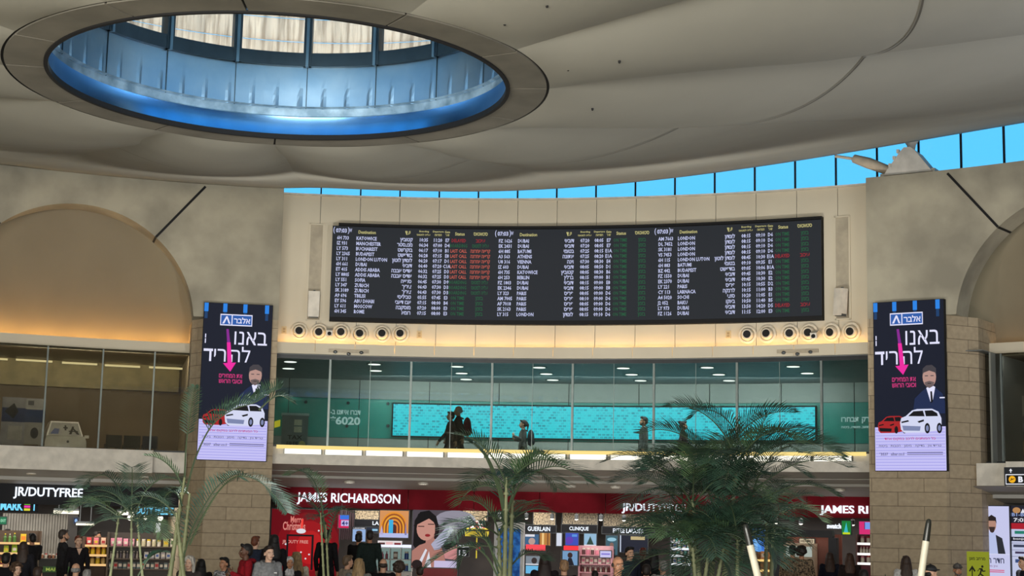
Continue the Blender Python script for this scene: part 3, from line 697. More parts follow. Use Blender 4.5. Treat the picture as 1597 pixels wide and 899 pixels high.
# ------------------------------------------------------------------ bearing and strut on the concrete at the right
tp, zp = cyl(1422, 268, 21.1)
r = thing('bearing_block', 'concrete pyramid bearing on the pier top carrying the ceiling edge', 'bearing', D(tp, 21.1, Z_TOP + .035), -tp)
m = MB(); m.prism([(-.55, 0), (.55, 0), (.46, .12), (.16, .52), (.06, .60), (-.08, .60), (-.16, .52), (-.46, .14)], -.3, .3); m.build('plinth', mat('plinth_pale', (214, 210, 202), .7), r)
m = MB(); m.lathe([(.07, .56), (.10, .70), (.20, .86), (.2, .9)], 14); m.build('pin', mat('plinth_pale', (214, 210, 202)), r, smooth=30)
m = MB()
for k in (-.40, -.30, -.21): m.bx(k - .03, k + .03, -.33, -.25, .18 + (k + .4) * 1.6, .26 + (k + .4) * 1.6)
m.bx(.5, .58, -.2, .2, 0, .09); m.bx(-.66, -.56, -.2, .2, 0, .07); m.build('bolts', M_white, r)
m = MB(); m.tube([(-.46, -.05, .14), (-1.0, .0, .40), (-1.35, .05, .55)], [.11, .13, .10], 10); m.tube([(-1.3, .05, .53), (-1.75, -.1, .62)], .035, 8); s_ = m.build('strut', mat('strut_beige', (214, 200, 180), .5), r, smooth=40)

# tiny fittings in the dish
def on_dish(px, py):
    d = ray(px, py)
    for i in range(800):
        t = 8 + i * .04; q = d * t; rr = math.hypot(q.x - CX, q.y - CY); dg_ = math.degrees(math.atan2(q.x - CX, q.y - CY))
        if R_O < rr < R_RIM and q.z >= z_dish(dg_, rr): return Vector((q.x, q.y, q.z + CAM_H)), dg_, rr
for px, py in ((853, 10), (886, 109), (966, 97), (924, 171), (787, 38)):
    h = on_dish(px, py)
    if not h: continue
    m = MB(); m.lathe([(.006, -.014), (.012, -.008), (.015, .015)], 10)
    tag(m.build('sprinkler', M_black, None, h[0]), 'tiny dark sprinkler head in the smooth ceiling beyond the oculus ring', 'sprinkler', 'sprinklers in the dish ceiling')

# ------------------------------------------------------------------ gallery fittings: blue mosaic screen, writing, stand
ms = bpy.data.materials.new('mosaic_screen'); ms.use_nodes = True; nt = ms.node_tree; b_ = nt.nodes['Principled BSDF']; b_.inputs['Base Color'].default_value = (0, 0, 0, 1)
uvn = nt.nodes.new('ShaderNodeTexCoord'); br = nt.nodes.new('ShaderNodeTexBrick'); br.offset = .5; br.inputs['Scale'].default_value = 1; br.inputs['Brick Width'].default_value = .115; br.inputs['Row Height'].default_value = .075; br.inputs['Mortar Size'].default_value = .012; br.inputs['Bias'].default_value = .25
br.inputs['Color1'].default_value = (*lin((0, 120, 140)), 1); br.inputs['Color2'].default_value = (*lin((24, 214, 230)), 1); br.inputs['Mortar'].default_value = (*lin((20, 222, 236)), 1)
cmb = nt.nodes.new('ShaderNodeSeparateXYZ'); cm2 = nt.nodes.new('ShaderNodeCombineXYZ'); nt.links.new(uvn.outputs['Object'], cmb.inputs[0]); nt.links.new(cmb.outputs[0], cm2.inputs[0]); nt.links.new(cmb.outputs[2], cm2.inputs[1]); nt.links.new(cm2.outputs[0], br.inputs['Vector'])
nt.links.new(br.outputs[0], b_.inputs['Emission Color']); b_.inputs['Emission Strength'].default_value = 1.35
RS = 27.5; t0, t1 = cyl(613, 656, RS)[0], cyl(1271, 662, RS)[0]; tm = (t0 + t1) / 2; z0, z1 = cyl(895, 684.5, RS)[1], cyl(895, 635, RS)[1]; w = (t1 - t0) * RS
r = thing('mosaic_screen', 'very long glowing turquoise screen of tiny tiles on the gallery back wall', 'screen', D(tm, RS, z0), -tm)
m = MB(); [m.bx(-w / 2 - .04 + (w + .08) * i / 24, -w / 2 - .04 + (w + .08) * (i + 1) / 24, .01, .08, -.04, z1 - z0 + .04) for i in range(24)]; m.bend(RS).build('housing', M_dark, r)
m = MB(); [m.bx(-w / 2 + w * i / 24, -w / 2 + w * (i + 1) / 24, 0, .02, 0, z1 - z0) for i in range(24)]; m.bend(RS).build('display', ms, r)
M_let = emi('wall_letter', (196, 220, 212), .95)
def wall_sign(name, label, rows, R, m_, parent=None, depth=0, cat='sign', bold=.03):
    """flat lettering on a curved wall: rows of (text, px0, py0, px1, py1)"""
    xs = [v for r_ in rows for v in (r_[1], r_[3])]; ys = [v for r_ in rows for v in (r_[2], r_[4])]
    p, rz, w, h = spot(min(xs), min(ys), max(xs), max(ys), R); mb = MB(); kx_, kz = w / (max(xs) - min(xs)), h / (max(ys) - min(ys))
    for t, a, b0, c, d0 in rows: text_fit(mb, t, -w / 2 + (a - min(xs)) * kx_, -w / 2 + (c - min(xs)) * kx_, (max(ys) - d0) * kz, (max(ys) - b0) * kz, -.006 if not depth else -depth / 2 - .003, bold, 0, 3, depth)
    o = mb.build(name, m_, None, p, rz)
    return tag(o, label, cat)
wall_sign('wall_lettering', 'pale lettering with the number 6020 on the teal gallery wall', [(heb('דברו איתנו ב-'), 515, 640, 562, 647), ('*6020', 515, 650, 562, 663)], 27.58, M_let)
wall_sign('wall_lettering', 'pale two-line lettering on the teal gallery wall beyond the turquoise screen', [(heb('רק תבחרו'), 1312, 651, 1356, 661), (heb('מושב, מזוודה, ביטוח'), 1312, 665, 1356, 669)], 27.58, M_let)
p, rz, w, h = spot(439, 648, 480, 702, 25.0)
p.z = 1.25 + CAM_H
r = thing('service_stand', 'grey self-service stand with two small notices behind the gallery glass', 'stand', p, rz); h = h + .65
m = MB(); m.bx(-w / 2, w / 2, 0, .5, 0, h - .06); m.build('cabinet', mat('stand_grey', (120, 124, 120), .5), r)
m = MB(); m.bx(-w / 2 - .02, w / 2 + .02, -.06, .5, h - .06, h); m.build('canopy', mat('stand_light', (180, 182, 176), .4), r)
for k in (0, 1):
    m = MB(); m.bx(-.02, .18, -.02, 0, h * .68 + k * .18, h * .68 + .15 + k * .18); m.build('notice', mat('notice_cream', (226, 210, 180)), r)
m = MB(); text_fit(m, 'TAX', -.18, .2, h * .56, h * .63, -.008); text_fit(m, 'FREE', -.2, .1, h * .44, h * .52, -.008); m.build('lettering', M_black, r)
m = MB(); m.lathe([(.09, -.012), (.09, 0)], 20, (.2, 0, h * .48), 'y'); m.build('badge', mat('badge_yellow', (220, 200, 120)), r)
p, rz, w, h = spot(428, 655, 437, 668, 27.5)
m = MB(); m.prism([(-w / 2, 0), (w / 2, .05), (w / 2, h), (-w / 2, h - .05)], -.02, .02); tag(m.build('wall_panel', emi('yellow_glow', (236, 208, 40), .8), None, p, rz), 'yellow panel on the teal gallery wall beside the pier', 'sign')
for px, py in ((459, 627.5), (477, 627.5), (543, 629), (605, 630), (605, 664.5), (541, 665)):
    p, rz = on_wall(px, py, 27.58); m = MB(); m.lathe([(.03, -.03), (.045, 0)], 12, axis='y'); m.bx(-.02, .02, -.05, -.02, -.05, .0)
    tag(m.build('wall_fitting', M_dgrey, None, p, rz), 'small dark fixing on the teal gallery wall', 'fitting', 'dark fixings on the teal gallery wall')
# ------------------------------------------------------------------ tall advertising screens on the two piers
E_navy = emi('ad_navy', (20, 26, 44), .9); E_wh = emi('ad_white', (226, 226, 250), 1.0); E_lil = emi('ad_lilac', (196, 192, 244), 1.0); E_line = emi('ad_line', (150, 148, 226), 1.0)
E_mag = emi('ad_magenta', (236, 40, 160), 1.0); E_purp = emi('ad_purple', (140, 40, 150), .9); E_pink = emi('ad_pink', (214, 60, 130), .8); E_blue = emi('ad_blue', (44, 92, 170), 1.0); E_beam = emi('ad_beam', (40, 130, 226), 1.0); E_beam2 = emi('ad_beam_dim', (26, 64, 110), .9)
E_skin = emi('ad_skin', (190, 150, 140), .9); E_hair = emi('ad_hair', (70, 66, 72), .9); E_suit = emi('ad_suit', (30, 44, 82), .9); E_blk = emi('ad_black', (16, 16, 22), .9); E_redc = emi('ad_red_car', (176, 36, 40), .9); E_grey = emi('ad_grey', (110, 108, 150), .9); E_car = emi('ad_white_car', (210, 214, 240), 1.0); E_shade = emi('ad_car_grey', (130, 140, 180), .9)
class Art:
    """flat picture pieces on a w x h screen, coordinates u (across) and v (down) from 0 to 1"""
    def __init__(s, w, h, y=-.004): s.w, s.h, s.y, s.k = w, h, y, 0
    def P(s, u, v): return ((u - .5) * s.w, (1 - v) * s.h)
    def poly(s, mb, pts, mi=0):
        s.k += 1; y = s.y - s.k * .0006; q = [s.P(u, v) for u, v in pts]
        A = sum(q[i][0] * q[(i + 1) % len(q)][1] - q[(i + 1) % len(q)][0] * q[i][1] for i in range(len(q)))
        if A < 0: q = q[::-1]
        mb.poly([(x, y, z) for x, z in q], mi)
    def rect(s, mb, u0, v0, u1, v1, mi=0): s.poly(mb, [(u0, v0), (u1, v0), (u1, v1), (u0, v1)], mi)
    def oval(s, mb, u, v, ru, rv, mi=0, n=18): s.poly(mb, [(u + ru * math.cos(2 * PI * i / n), v + rv * math.sin(2 * PI * i / n)) for i in range(n)], mi)
    def text(s, mb, t, u0, v0, u1, v1, mi=0, bold=.02):
        s.k += 1; a, b = s.P(u0, v1), s.P(u1, v0); text_fit(mb, t, a[0], b[0], a[1], b[1], s.y - s.k * .0006, bold, mi, 3)
def draw_suv(A, m, u, v, s, sv, cb, cw, cs):
    X = lambda a, b: (u + a * s, v + b * sv)
    A.poly(m, [X(*p) for p in ((0, .55), (.03, .35), (.14, .28), (.3, .05), (.42, 0), (.78, 0), (.93, .12), (1, .38), (1, .72), (.93, .86), (.6, .95), (.1, .95), (.02, .82))], cb)
    A.poly(m, [X(*p) for p in ((.2, .28), (.33, .09), (.56, .07), (.6, .3))], cw); A.poly(m, [X(*p) for p in ((.63, .3), (.6, .07), (.78, .06), (.9, .18), (.92, .3))], cw)
    A.poly(m, [X(*p) for p in ((.03, .5), (.2, .44), (.22, .5), (.04, .56))], cw); A.poly(m, [X(*p) for p in ((.42, .5), (.58, .42), (.58, .5), (.46, .56))], cw)
    A.poly(m, [X(*p) for p in ((.05, .66), (.5, .7), (.48, .88), (.08, .86))], cs)
    for a in (.66, .95): A.oval(m, *X(a, .78), .065 * s, .21 * sv, cw); A.oval(m, *X(a, .78), .035 * s, .12 * sv, cs)
def car_ad(px, label):
    p, rz, w, h = spot(*px, 20.54)
    r = thing('advertising_screen', label, 'screen', p, rz)
    m = MB(); m.bx(-w / 2 - .012, w / 2 + .012, .004, .13, -.012, h + .012); m.build('housing', M_dark, r)
    A = Art(w, h); m = MB(); A.rect(m, 0, 0, 1, 1, 0); A.rect(m, 0, .745, 1, 1, 1)
    for i in range(14): A.rect(m, .01, .758 + i * .0175, .99, .761 + i * .0175, 2)
    for u in (.03, .305, .6, .92): A.rect(m, u - .03, 0, u + .03, .055, 3); A.rect(m, u - .022, .055, u + .022, .10, 4)
    scr = m.build('display', [E_navy, E_lil, E_line, E_beam, E_beam2], r)
    m = MB(); A.rect(m, .24, .068, .71, .142, 0); A.rect(m, .252, .075, .405, .135, 1); A.rect(m, .42, .075, .698, .135, 1)
    A.poly(m, [(.27, .13), (.325, .082), (.345, .082), (.39, .13), (.365, .13), (.335, .096), (.30, .13)], 0); A.text(m, heb('אלבר'), .44, .086, .68, .125, 0)
    m.build('logo', [E_wh, E_blue], scr)
    m = MB(); A.text(m, heb('באנו'), .46, .178, .94, .262, 0, .0); A.text(m, heb('לה'), .42, .275, .70, .375, 0, .0); A.text(m, heb('רי'), .175, .295, .345, .375, 0, .0); A.rect(m, .02, .295, .155, .311); A.rect(m, .105, .311, .135, .375); A.rect(m, .03, .2, .045, .225); A.rect(m, .03, .23, .045, .26)
    m.build('headline', E_wh, scr)
    m = MB(); A.poly(m, [(.335, .165), (.37, .165), (.40, .25), (.355, .25)], 1); A.poly(m, [(.352, .25), (.405, .25), (.44, .39), (.375, .39)], 0); A.poly(m, [(.31, .385), (.50, .378), (.42, .438)], 0); m.build('arrow', [E_mag, E_purp], scr)
    m = MB(); A.text(m, heb('את המחירים'), .26, .452, .60, .478, 0, .03); A.text(m, heb('וכאבי הראש'), .26, .487, .60, .512, 0, .03); m.build('slogan_lettering', E_pink, scr)
    m = MB(); A.text(m, heb('כל המותגים לרכב במקום אחד'), .14, .805, .86, .825, 0, .01); m.build('tagline_lettering', E_pink, scr)
    m = MB(); A.text(m, heb('טרייד אין · בדיקה · מימון · הטבות · ביטוח'), .06, .850, .94, .866); A.text(m, '*3537', .06, .895, .19, .912, 0, .03); A.text(m, 'albar.co.il', .23, .895, .42, .912); A.rect(m, .46, .893, .96, .898); A.rect(m, .46, .905, .96, .909); m.build('small_print', E_grey, scr)
    m = MB()
    A.poly(m, [(.55, .67), (.58, .58), (.68, .54), (.76, .515), (.86, .515), (.97, .555), (1, .60), (1, .67)], 2); A.poly(m, [(.745, .52), (.80, .60), (.83, .60), (.87, .515), (.81, .50)], 3); A.poly(m, [(.80, .54), (.825, .54), (.835, .60), (.805, .61)], 4)
    A.oval(m, .79, .455, .095, .062, 0); A.poly(m, [(.69, .45), (.70, .405), (.75, .387), (.83, .385), (.885, .405), (.89, .45), (.87, .43), (.79, .418), (.71, .43)], 1)
    A.poly(m, [(.72, .487), (.79, .478), (.86, .487), (.84, .510), (.79, .521), (.74, .510)], 5); A.rect(m, .765, .491, .815, .495, 6)
    for u in (.75, .83): A.rect(m, u - .022, .446, u + .022, .451, 1)
    A.rect(m, .93, .575, 1, .582, 3); m.build('portrait', [E_skin, E_hair, E_suit, E_wh, E_blk, emi('ad_beard', (112, 96, 96), .9), E_blk], scr)
    m = MB(); draw_suv(A, m, .05, .68, .40, .105, 0, 1, 2); m.build('red_car', [E_redc, E_blk, E_blk], scr)
    m = MB(); draw_suv(A, m, .37, .642, .58, .145, 0, 1, 2); m.build('white_car', [E_car, E_blk, E_shade], scr)
    return r
car_ad((313, 474.5, 420, 718.5), 'tall car advertising screen on the pier behind the arching palm frond')
car_ad((1363.5, 470, 1473.5, 734.5), 'tall car advertising screen on the pier above the black-tipped pole')
# cable hooks beside the screens
for px, py in ((430, 716), (1352, 727)):
    p, rz = on_wall(px, py, 21.1); m = MB(); m.tube([(-.08, 0, .08), (.0, -.03, .02), (.14, -.02, -.04), (.18, .0, -.02)], .012, 6)
    tag(m.build('cable', M_black, None, p, rz), 'short black cable at the foot of the pier screen beside the bright tubes', 'cable', 'cables beside the pier screens')

# ------------------------------------------------------------------ shop signs
E_sign = emi('sign_white', (236, 244, 255), 1.25); E_cyan = emi('sign_cyan', (120, 214, 255), 1.15)
M_blackband = mat('black_fascia', (17, 18, 24), .55, spec=.2)
def letters(name, label, t, px, R, m_, depth=.05):
    p, rz, w, h = spot(*px, R); m = MB(); text_fit(m, t, -w / 2, w / 2, 0, h, -depth / 2 - .002, .018, 0, 3, depth)
    return tag(m.build(name, m_, None, p, rz), label, 'sign')
letters('shop_sign', 'lit white JAMES RICHARDSON letters on the red fascia, whole name visible', 'JAMES RICHARDSON', (463, 770, 624, 789), 23.99, E_sign)
letters('shop_sign', 'lit white JR/DUTYFREE letters on the red fascia behind the palms', 'JR/DUTYFREE', (970, 786, 1069, 802), 23.99, E_sign)
letters('shop_sign', 'lit white JAMES RI letters on the red fascia, cut off by the pier', 'JAMES RI', (1279, 789, 1354, 805), 23.99, E_sign)
m = MB(); m.arc(R_(-29.3), R_(-14.35), 22.8, 22.9, .27, .78, 16); struct(m.build('trim_10_black_fascia', M_blackband))
letters('shop_sign', 'lit white JR/DUTYFREE letters on the black fascia', 'JR/DUTYFREE', (21, 761, 129, 779.5), 22.79, E_sign)
def hung_sign(name, label, px, R, parts):
    """a flat sign: backing + lettering; parts = (text, u0, v0, u1, v1, material)"""
    p, rz, w, h = spot(*px, R); r = thing(name, label, 'sign', p, rz)
    m = MB(); m.bx(-w / 2, w / 2, 0, .05, 0, h); m.build('panel', M_blackband, r)
    m = MB(); m.bx(-w * .4, -w * .38, .01, .03, h, h + .12); m.bx(w * .38, w * .4, .01, .03, h, h + .12); m.build('hanger', M_grey, r)
    A = Art(w, h)
    for i, (t, a, b, c, d, mt) in enumerate(parts):
        m = MB()
        if t == '#': A.rect(m, a, b, c, d)
        else: A.text(m, t, a, b, c, d, 0, .04)
        m.build('lettering' if t != '#' else 'colour_bar', mt, r)
    return r
hung_sign('market_sign', 'hanging cyan THE MARKET sign with one colourful letter', (-32, 781, 60, 799), 23.3, [('THE MARK', .05, .1, .74, .85, E_cyan), ('#', .755, .12, .86, .34, emi('bar_green', (120, 220, 60), 1)), ('#', .755, .4, .86, .6, emi('bar_pink', (230, 60, 170), 1)), ('#', .755, .66, .86, .86, emi('bar_yellow', (220, 210, 60), 1)), ('T', .89, .1, .965, .85, E_cyan)])
hung_sign('market_sign', 'hanging cyan DUTY FREE sign over the market, beside the pier', (210, 787, 272, 806), 23.3, [('DUTY FREE', .04, .2, .84, .85, E_cyan), ('C', .87, .2, .98, .85, E_cyan)])

# ------------------------------------------------------------------ shop interiors
def emi_q(c, s=.9): return emi('glow_%d_%d_%d_%d' % (*c, int(s * 100)), c, s)
def mq(c, r=.5): return mat('paint_%d_%d_%d' % c, c, r)
M_gold = mat('gold_pattern', (196, 176, 140), .35, c2=(70, 58, 44), scale=26, detail=2)
def wall_panel(name, label, px, R, m_, d=.06, cat='panel', group=None):
    p, rz, w, h = spot(*px, R); r = thing(name, label, cat, p, rz, group)
    m = MB(); m.bx(-w / 2, w / 2, 0, d, 0, h); m.build('face', m_, r)
    m = MB(); t = .02; m.bx(-w / 2 - t, -w / 2, -.01, d, -t, h + t); m.bx(w / 2, w / 2 + t, -.01, d, -t, h + t); m.bx(-w / 2, w / 2, -.01, d, h, h + t); m.bx(-w / 2, w / 2, -.01, d, -t, 0); m.build('frame', M_dgrey, r)
    return r, w, h
for i, px in enumerate(((554, 797, 591, 811.5), (832, 800, 866, 820), (877, 800, 932, 820), (941, 801, 1019, 823), (1033, 803, 1062, 821), (722, 797, 760, 812))):
    wall_panel('gold_panel', 'gold speckled panel above the ' + ('lipstick screen beside the red festive wall', 'first perfume counter beside the blue kiosk', 'second perfume counter, with short name board', 'widest perfume counter', 'counter behind the right palms', 'striped parasol display')[i], px, 28.2, M_gold)
def brand_board(px, t, tp, label):
    r, w, h = wall_panel('name_board', label, px, 27.6, M_blackband, .08, 'sign'); A = Art(w, h); m = MB()
    x0, x1, y0, y1 = px[0], px[2], px[1], px[3]
    A.text(m, t, (tp[0] - x0) / (x1 - x0), (tp[1] - y0) / (y1 - y0), (tp[2] - x0) / (x1 - x0), (tp[3] - y0) / (y1 - y0), 0, .02); m.build('lettering', E_sign, r)
brand_board((818, 820, 867, 831), 'GUERLAIN', (823, 822, 858, 829), 'black name board reading GUERLAIN, beside the blue kiosk')
brand_board((876, 819.5, 931, 832), 'CLINIQUE', (888, 822, 918, 829), 'black name board reading CLINIQUE')
brand_board((939, 823, 1020, 833.5), 'ESTEE LAUDER', (956, 825, 1004, 832), 'black name board reading ESTEE LAUDER')
brand_board((1040, 826, 1110, 837), 'DIOR', (1048, 829, 1066, 834.5), 'black name board reading DIOR, half hidden by the palm')
brand_board((553, 811.5, 592, 822), 'LANCOME', (580, 813.5, 604, 819.5), 'black name board at the orange arch display') if False else None
def screen(px, R, label, bg, pieces=(), name='display_screen', d=.07, cat='screen', group=None):
    """lit picture: pieces = ('r',u0,v0,u1,v1,col) rectangle, ('o',u,v,ru,rv,col) oval, ('t',text,u0,v0,u1,v1,col), ('p',[(u,v)..],col)"""
    p, rz, w, h = spot(*px, R); r = thing(name, label, cat, p, rz, group)
    m = MB(); m.bx(-w / 2 - .02, w / 2 + .02, .003, d, -.02, h + .02); m.build('housing', M_dgrey, r)
    A = Art(w, h); m = MB(); A.rect(m, 0, 0, 1, 1); s_ = m.build('picture', emi_q(bg), r)
    by = {}
    for q in pieces: by.setdefault(q[-1], []).append(q)
    seq = []
    m = MB(); mats = []
    for q in pieces:
        c = q[-1]
        if c not in mats: mats.append(c)
        k = mats.index(c)
        if q[0] == 'r': A.rect(m, *q[1:5], k)
        elif q[0] == 'o': A.oval(m, *q[1:5], k)
        elif q[0] == 'p': A.poly(m, q[1], k)
        else: A.text(m, *q[1:6], k)
    if pieces: m.build('artwork', [emi_q(c) for c in mats], s_)
    return r, w, h
WH, BK = (230, 230, 238), (22, 20, 24)
# festive red wall
r, w, h = screen((422, 795, 528, 905), 24.5, 'large glowing red festive wall panel with white script under the red fascia', (104, 12, 22), [
    ('o', .55, .5, .46, .46, (128, 14, 24)), ('o', .56, .52, .34, .36, (158, 20, 28)), ('o', .58, .54, .2, .24, (186, 28, 32)), ('t', 'Merry', .28, .10, .46, .22, (226, 130, 120)), ('t', 'Christmas', .17, .18, .50, .30, (226, 140, 130)), ('t', 'JR/DUTY FREE', .17, .44, .55, .50, (226, 150, 140)),
    ('r', .23, .36, .26, .86, BK), ('r', .60, .36, .63, .86, BK), ('r', .23, .36, .63, .385, BK), ('p', [(.44, .14), (.47, .14), (.46, .28), (.43, .28)], (255, 70, 60)), ('o', .44, .31, .07, .035, WH)] +
    [('o', u, v, .013, .012, WH) for u, v in ((.2, .62), (.45, .61), (.33, .68), (.57, .64), (.7, .3), (.78, .5), (.68, .58), (.86, .36), (.22, .5), (.52, .7))], 'festive_panel', cat='panel')
screen((528, 804, 544, 824), 24.06, 'small blue and pink sign reading 4+ beside the red festive wall', (220, 30, 90), [('r', .12, 0, 1, .34, (60, 120, 230)), ('r', .25, .4, 1, .85, (200, 190, 240)), ('t', '4+', .32, .45, .95, .82, (30, 40, 110))], 'price_sign', cat='sign')
r = [o for o in col.objects if o.name.startswith('price_sign')][0]; m = MB(); m.bx(-.06, -.05, -.03, .03, .3, .62); m.bx(.05, .06, -.03, .03, .3, .62); m.build('hanger', M_grey, r)
m = MB(); p, rz, w, h = spot(530, 796, 552, 842, 27.0)
for i in range(7): m.bx(-w / 2 + w * i / 7, -w / 2 + w * (i + .5) / 7, 0, .08, 0, h)
m.bx(-w / 2, w / 2, .08, .12, 0, h); tag(m.build('slatted_panel', mq((62, 40, 46)), None, p, rz), 'dark panel of upright slats behind the 4+ sign', 'panel')
wall_panel('name_board', 'plain black name board left of the orange arch display', (553, 811.5, 592, 822), 27.6, M_blackband, .08, 'sign')
letters('shop_sign', 'white letters LA on the black board beside the orange arch display', 'LA', (581, 813.5, 591, 819.5), 27.55, E_sign, .02)
screen((550, 823, 570, 845), 26.8, 'small pale screen with a portrait and black heading near the red festive wall', (150, 180, 226), [('r', 0, 0, 1, .14, BK), ('t', 'LANCOME', .06, .02, .94, .12, WH), ('o', .5, .5, .2, .2, (214, 176, 160)), ('o', .5, .36, .24, .12, (60, 44, 40)), ('p', [(.2, 1), (.35, .68), (.65, .68), (.8, 1)], (190, 200, 230))])
screen((571, 823, 590, 831), 26.9, 'narrow dark blue lit board beside the portrait screen', (30, 40, 60), [('r', .5, .3, .95, .7, (150, 200, 230))])
arcs = []
for k, c in enumerate(((236, 150, 40), (160, 84, 30), (240, 166, 50), (140, 70, 30), (236, 150, 46), (120, 56, 34), (226, 130, 50), (84, 40, 36))):
    s_ = 1 - k * .115
    arcs.append(('p', [(.5 - .46 * s_, 1.0)] + [(.5 - .46 * s_ * math.cos(PI * i / 14), .62 - .58 * s_ * math.sin(PI * i / 14)) for i in range(15)] + [(.5 + .46 * s_, 1.0)], c))
screen((592, 797, 637, 839), 25.6, 'glowing orange display of nested arches with a blue doorway', (220, 150, 90), arcs + [('r', .32, .34, .47, .86, (60, 180, 230)), ('r', 0, .84, 1, 1, (190, 196, 240)), ('p', [(.02, .9), (.08, .55), (.14, .9)], (190, 180, 220)), ('p', [(.88, .9), (.91, .35), (.95, .9)], (130, 130, 180))])
screen((589, 844, 627, 854), 25.2, 'white counter-top sign with dark and red blocks under the orange arches', (236, 226, 226), [('r', .05, .3, .3, .75, (90, 50, 50)), ('r', .34, .2, .62, .8, (240, 190, 190)), ('r', .68, .3, .95, .75, (130, 40, 46))], 'counter_sign', cat='sign')
# glass cell cabinet
p, rz, w, h = spot(573, 855, 642, 892, 25.2); z0 = -CAM_H; base = Vector((p.x, p.y, 0)); hh = p.z - 0
r = thing('display_cabinet', 'white lit glass cabinet of two rows of cells under the orange arches', 'cabinet', base, rz)
m = MB(); m.bx(-w / 2, w / 2, 0, .6, 0, hh); m.build('base', mq((230, 226, 220)), r)
m = MB(); m.bx(-w / 2, w / 2, .55, .6, hh, hh + h)
for i in range(5): m.bx(-w / 2 + w * i / 4 - .012, -w / 2 + w * i / 4 + .012, 0, .56, hh, hh + h)
for k in range(3): m.bx(-w / 2, w / 2, 0, .56, hh + h * k / 2 - .012, hh + h * k / 2 + .012)
m.build('cell_frame', mq((226, 232, 228)), r)
m = MB(); m.bx(-w / 2 - .2, w / 2 + .1, -.02, .5, hh + h + .02, hh + h + .08); m.build('light_bar', emi_q((226, 232, 255), 1.2), r)
m = MB(); m.bx(-w / 2 + .02, w / 2 - .02, .53, .55, hh, hh + h); m.build('lit_back', emi_q((150, 176, 170), .55), r)
CAB = (base, rz, w, h, hh)
# woman poster
screen((643, 795, 713, 886), 24.9, 'tall beauty poster of a dark-bobbed person holding a silver box', (84, 76, 84), [
    ('o', .95, .17, .45, .16, (150, 146, 160)), ('p', [(.02, .62), (.04, .2), (.16, .05), (.36, .02), (.52, .12), (.6, .34), (.56, .5), (.36, .6), (.12, .72)], (20, 18, 20)),
    ('p', [(0, 1), (0, .72), (.16, .62), (.3, .58), (.3, .44), (.5, .44), (.52, .58), (.66, .66), (.8, 1)], (178, 124, 112)), ('o', .30, .34, .21, .20, (202, 146, 132)), ('p', [(.02, .3), (.12, .08), (.4, .04), (.52, .2), (.5, .24), (.36, .16), (.12, .26)], (20, 18, 20)),
    ('r', .12, .29, .26, .305, (50, 30, 30)), ('r', .34, .25, .48, .265, (50, 30, 30)), ('o', .34, .45, .06, .025, (150, 40, 46)), ('p', [(.50, .22), (.57, .30), (.54, .52), (.48, .5), (.5, .4)], (40, 28, 30)),
    ('p', [(.42, .6), (.78, .28), (.92, .34), (.62, .68), (.5, .7)], (176, 176, 200)), ('o', .86, .62, .16, .08, (24, 20, 24)), ('p', [(.7, .74), (1, .6), (1, .86), (.74, .84)], (206, 140, 140)),
    ('p', [(.1, 1), (.3, .68), (.34, .70), (.18, 1)], (226, 226, 236)), ('p', [(.28, 1), (.38, .72), (.44, 1)], (226, 226, 236)), ('r', .5, .88, 1, 1, (206, 196, 230)), ('o', .12, .95, .12, .08, (40, 30, 30))], 'beauty_poster', cat='poster')
wall_panel('poster_plinth', 'deep red plinth under the beauty poster', (655, 887, 713, 905), 24.8, mq((150, 16, 30)), .5, 'plinth')
p, rz, w, h = spot(728, 812, 760, 836, 26.5)
r = thing('parasol_display', 'small striped parasol in red, white and yellow over a perfume counter', 'parasol', p, rz)
for k, c in ((0, (190, 30, 44)), (1, (232, 226, 226))):
    m = MB(); n = 14; a = .30
    for i in range(n):
        if i % 2 == k: t0_, t1_ = 2 * PI * i / n, 2 * PI * (i + 1) / n; m.poly([(0, 0, h), (a * math.cos(t0_), a * math.sin(t0_), h * .42), (a * math.cos(t1_), a * math.sin(t1_), h * .42)])
    m.build('canopy_gore', mq(c), r)
m = MB(); m.lathe([(.30, .16), (.31, .19), (.30, .2)], 14); m.tube([(0, 0, -.6), (0, 0, h)], .015); m.bx(-.32, .32, -.02, .02, -.02, .12); m.build('yellow_trim', mq((226, 210, 60)), r)
screen((713, 851, 731, 868), 25.6, 'dark sign with the number 15 under a white bar', BK, [('r', 0, 0, 1, .2, WH), ('t', '15', .15, .45, .8, .98, WH)], 'number_sign', cat='sign')
screen((743, 852, 750, 858), 25.0, 'tiny red lit sign behind the palm', (236, 60, 60), [], 'red_sign', cat='sign')
# blue kiosk
p, rz, w, h = spot(770, 815, 816, 905, 24.3); h += .2; p.z = 0; top = cyl(793, 815, 24.3)[1] + CAM_H
r = thing('blue_kiosk', 'tall pale-framed kiosk with a blue glowing front behind the middle palm', 'kiosk', p, rz)
m = MB(); m.bx(-w / 2, w / 2, .02, .4, 0, top); m.build('body', mq((206, 206, 204)), r)
m = MB(); m.bx(-w / 2 + .1, w / 2 - .08, .0, .02, .6, top - .17); m.build('screen', emi('kiosk_blue', (44, 108, 176), .8, (20, 60, 120), 6), r)
m = MB(); m.tube([(0, .02, top - .08), (0, -.03, top - .08)], .035, 10); m.build('camera_eye', M_black, r)
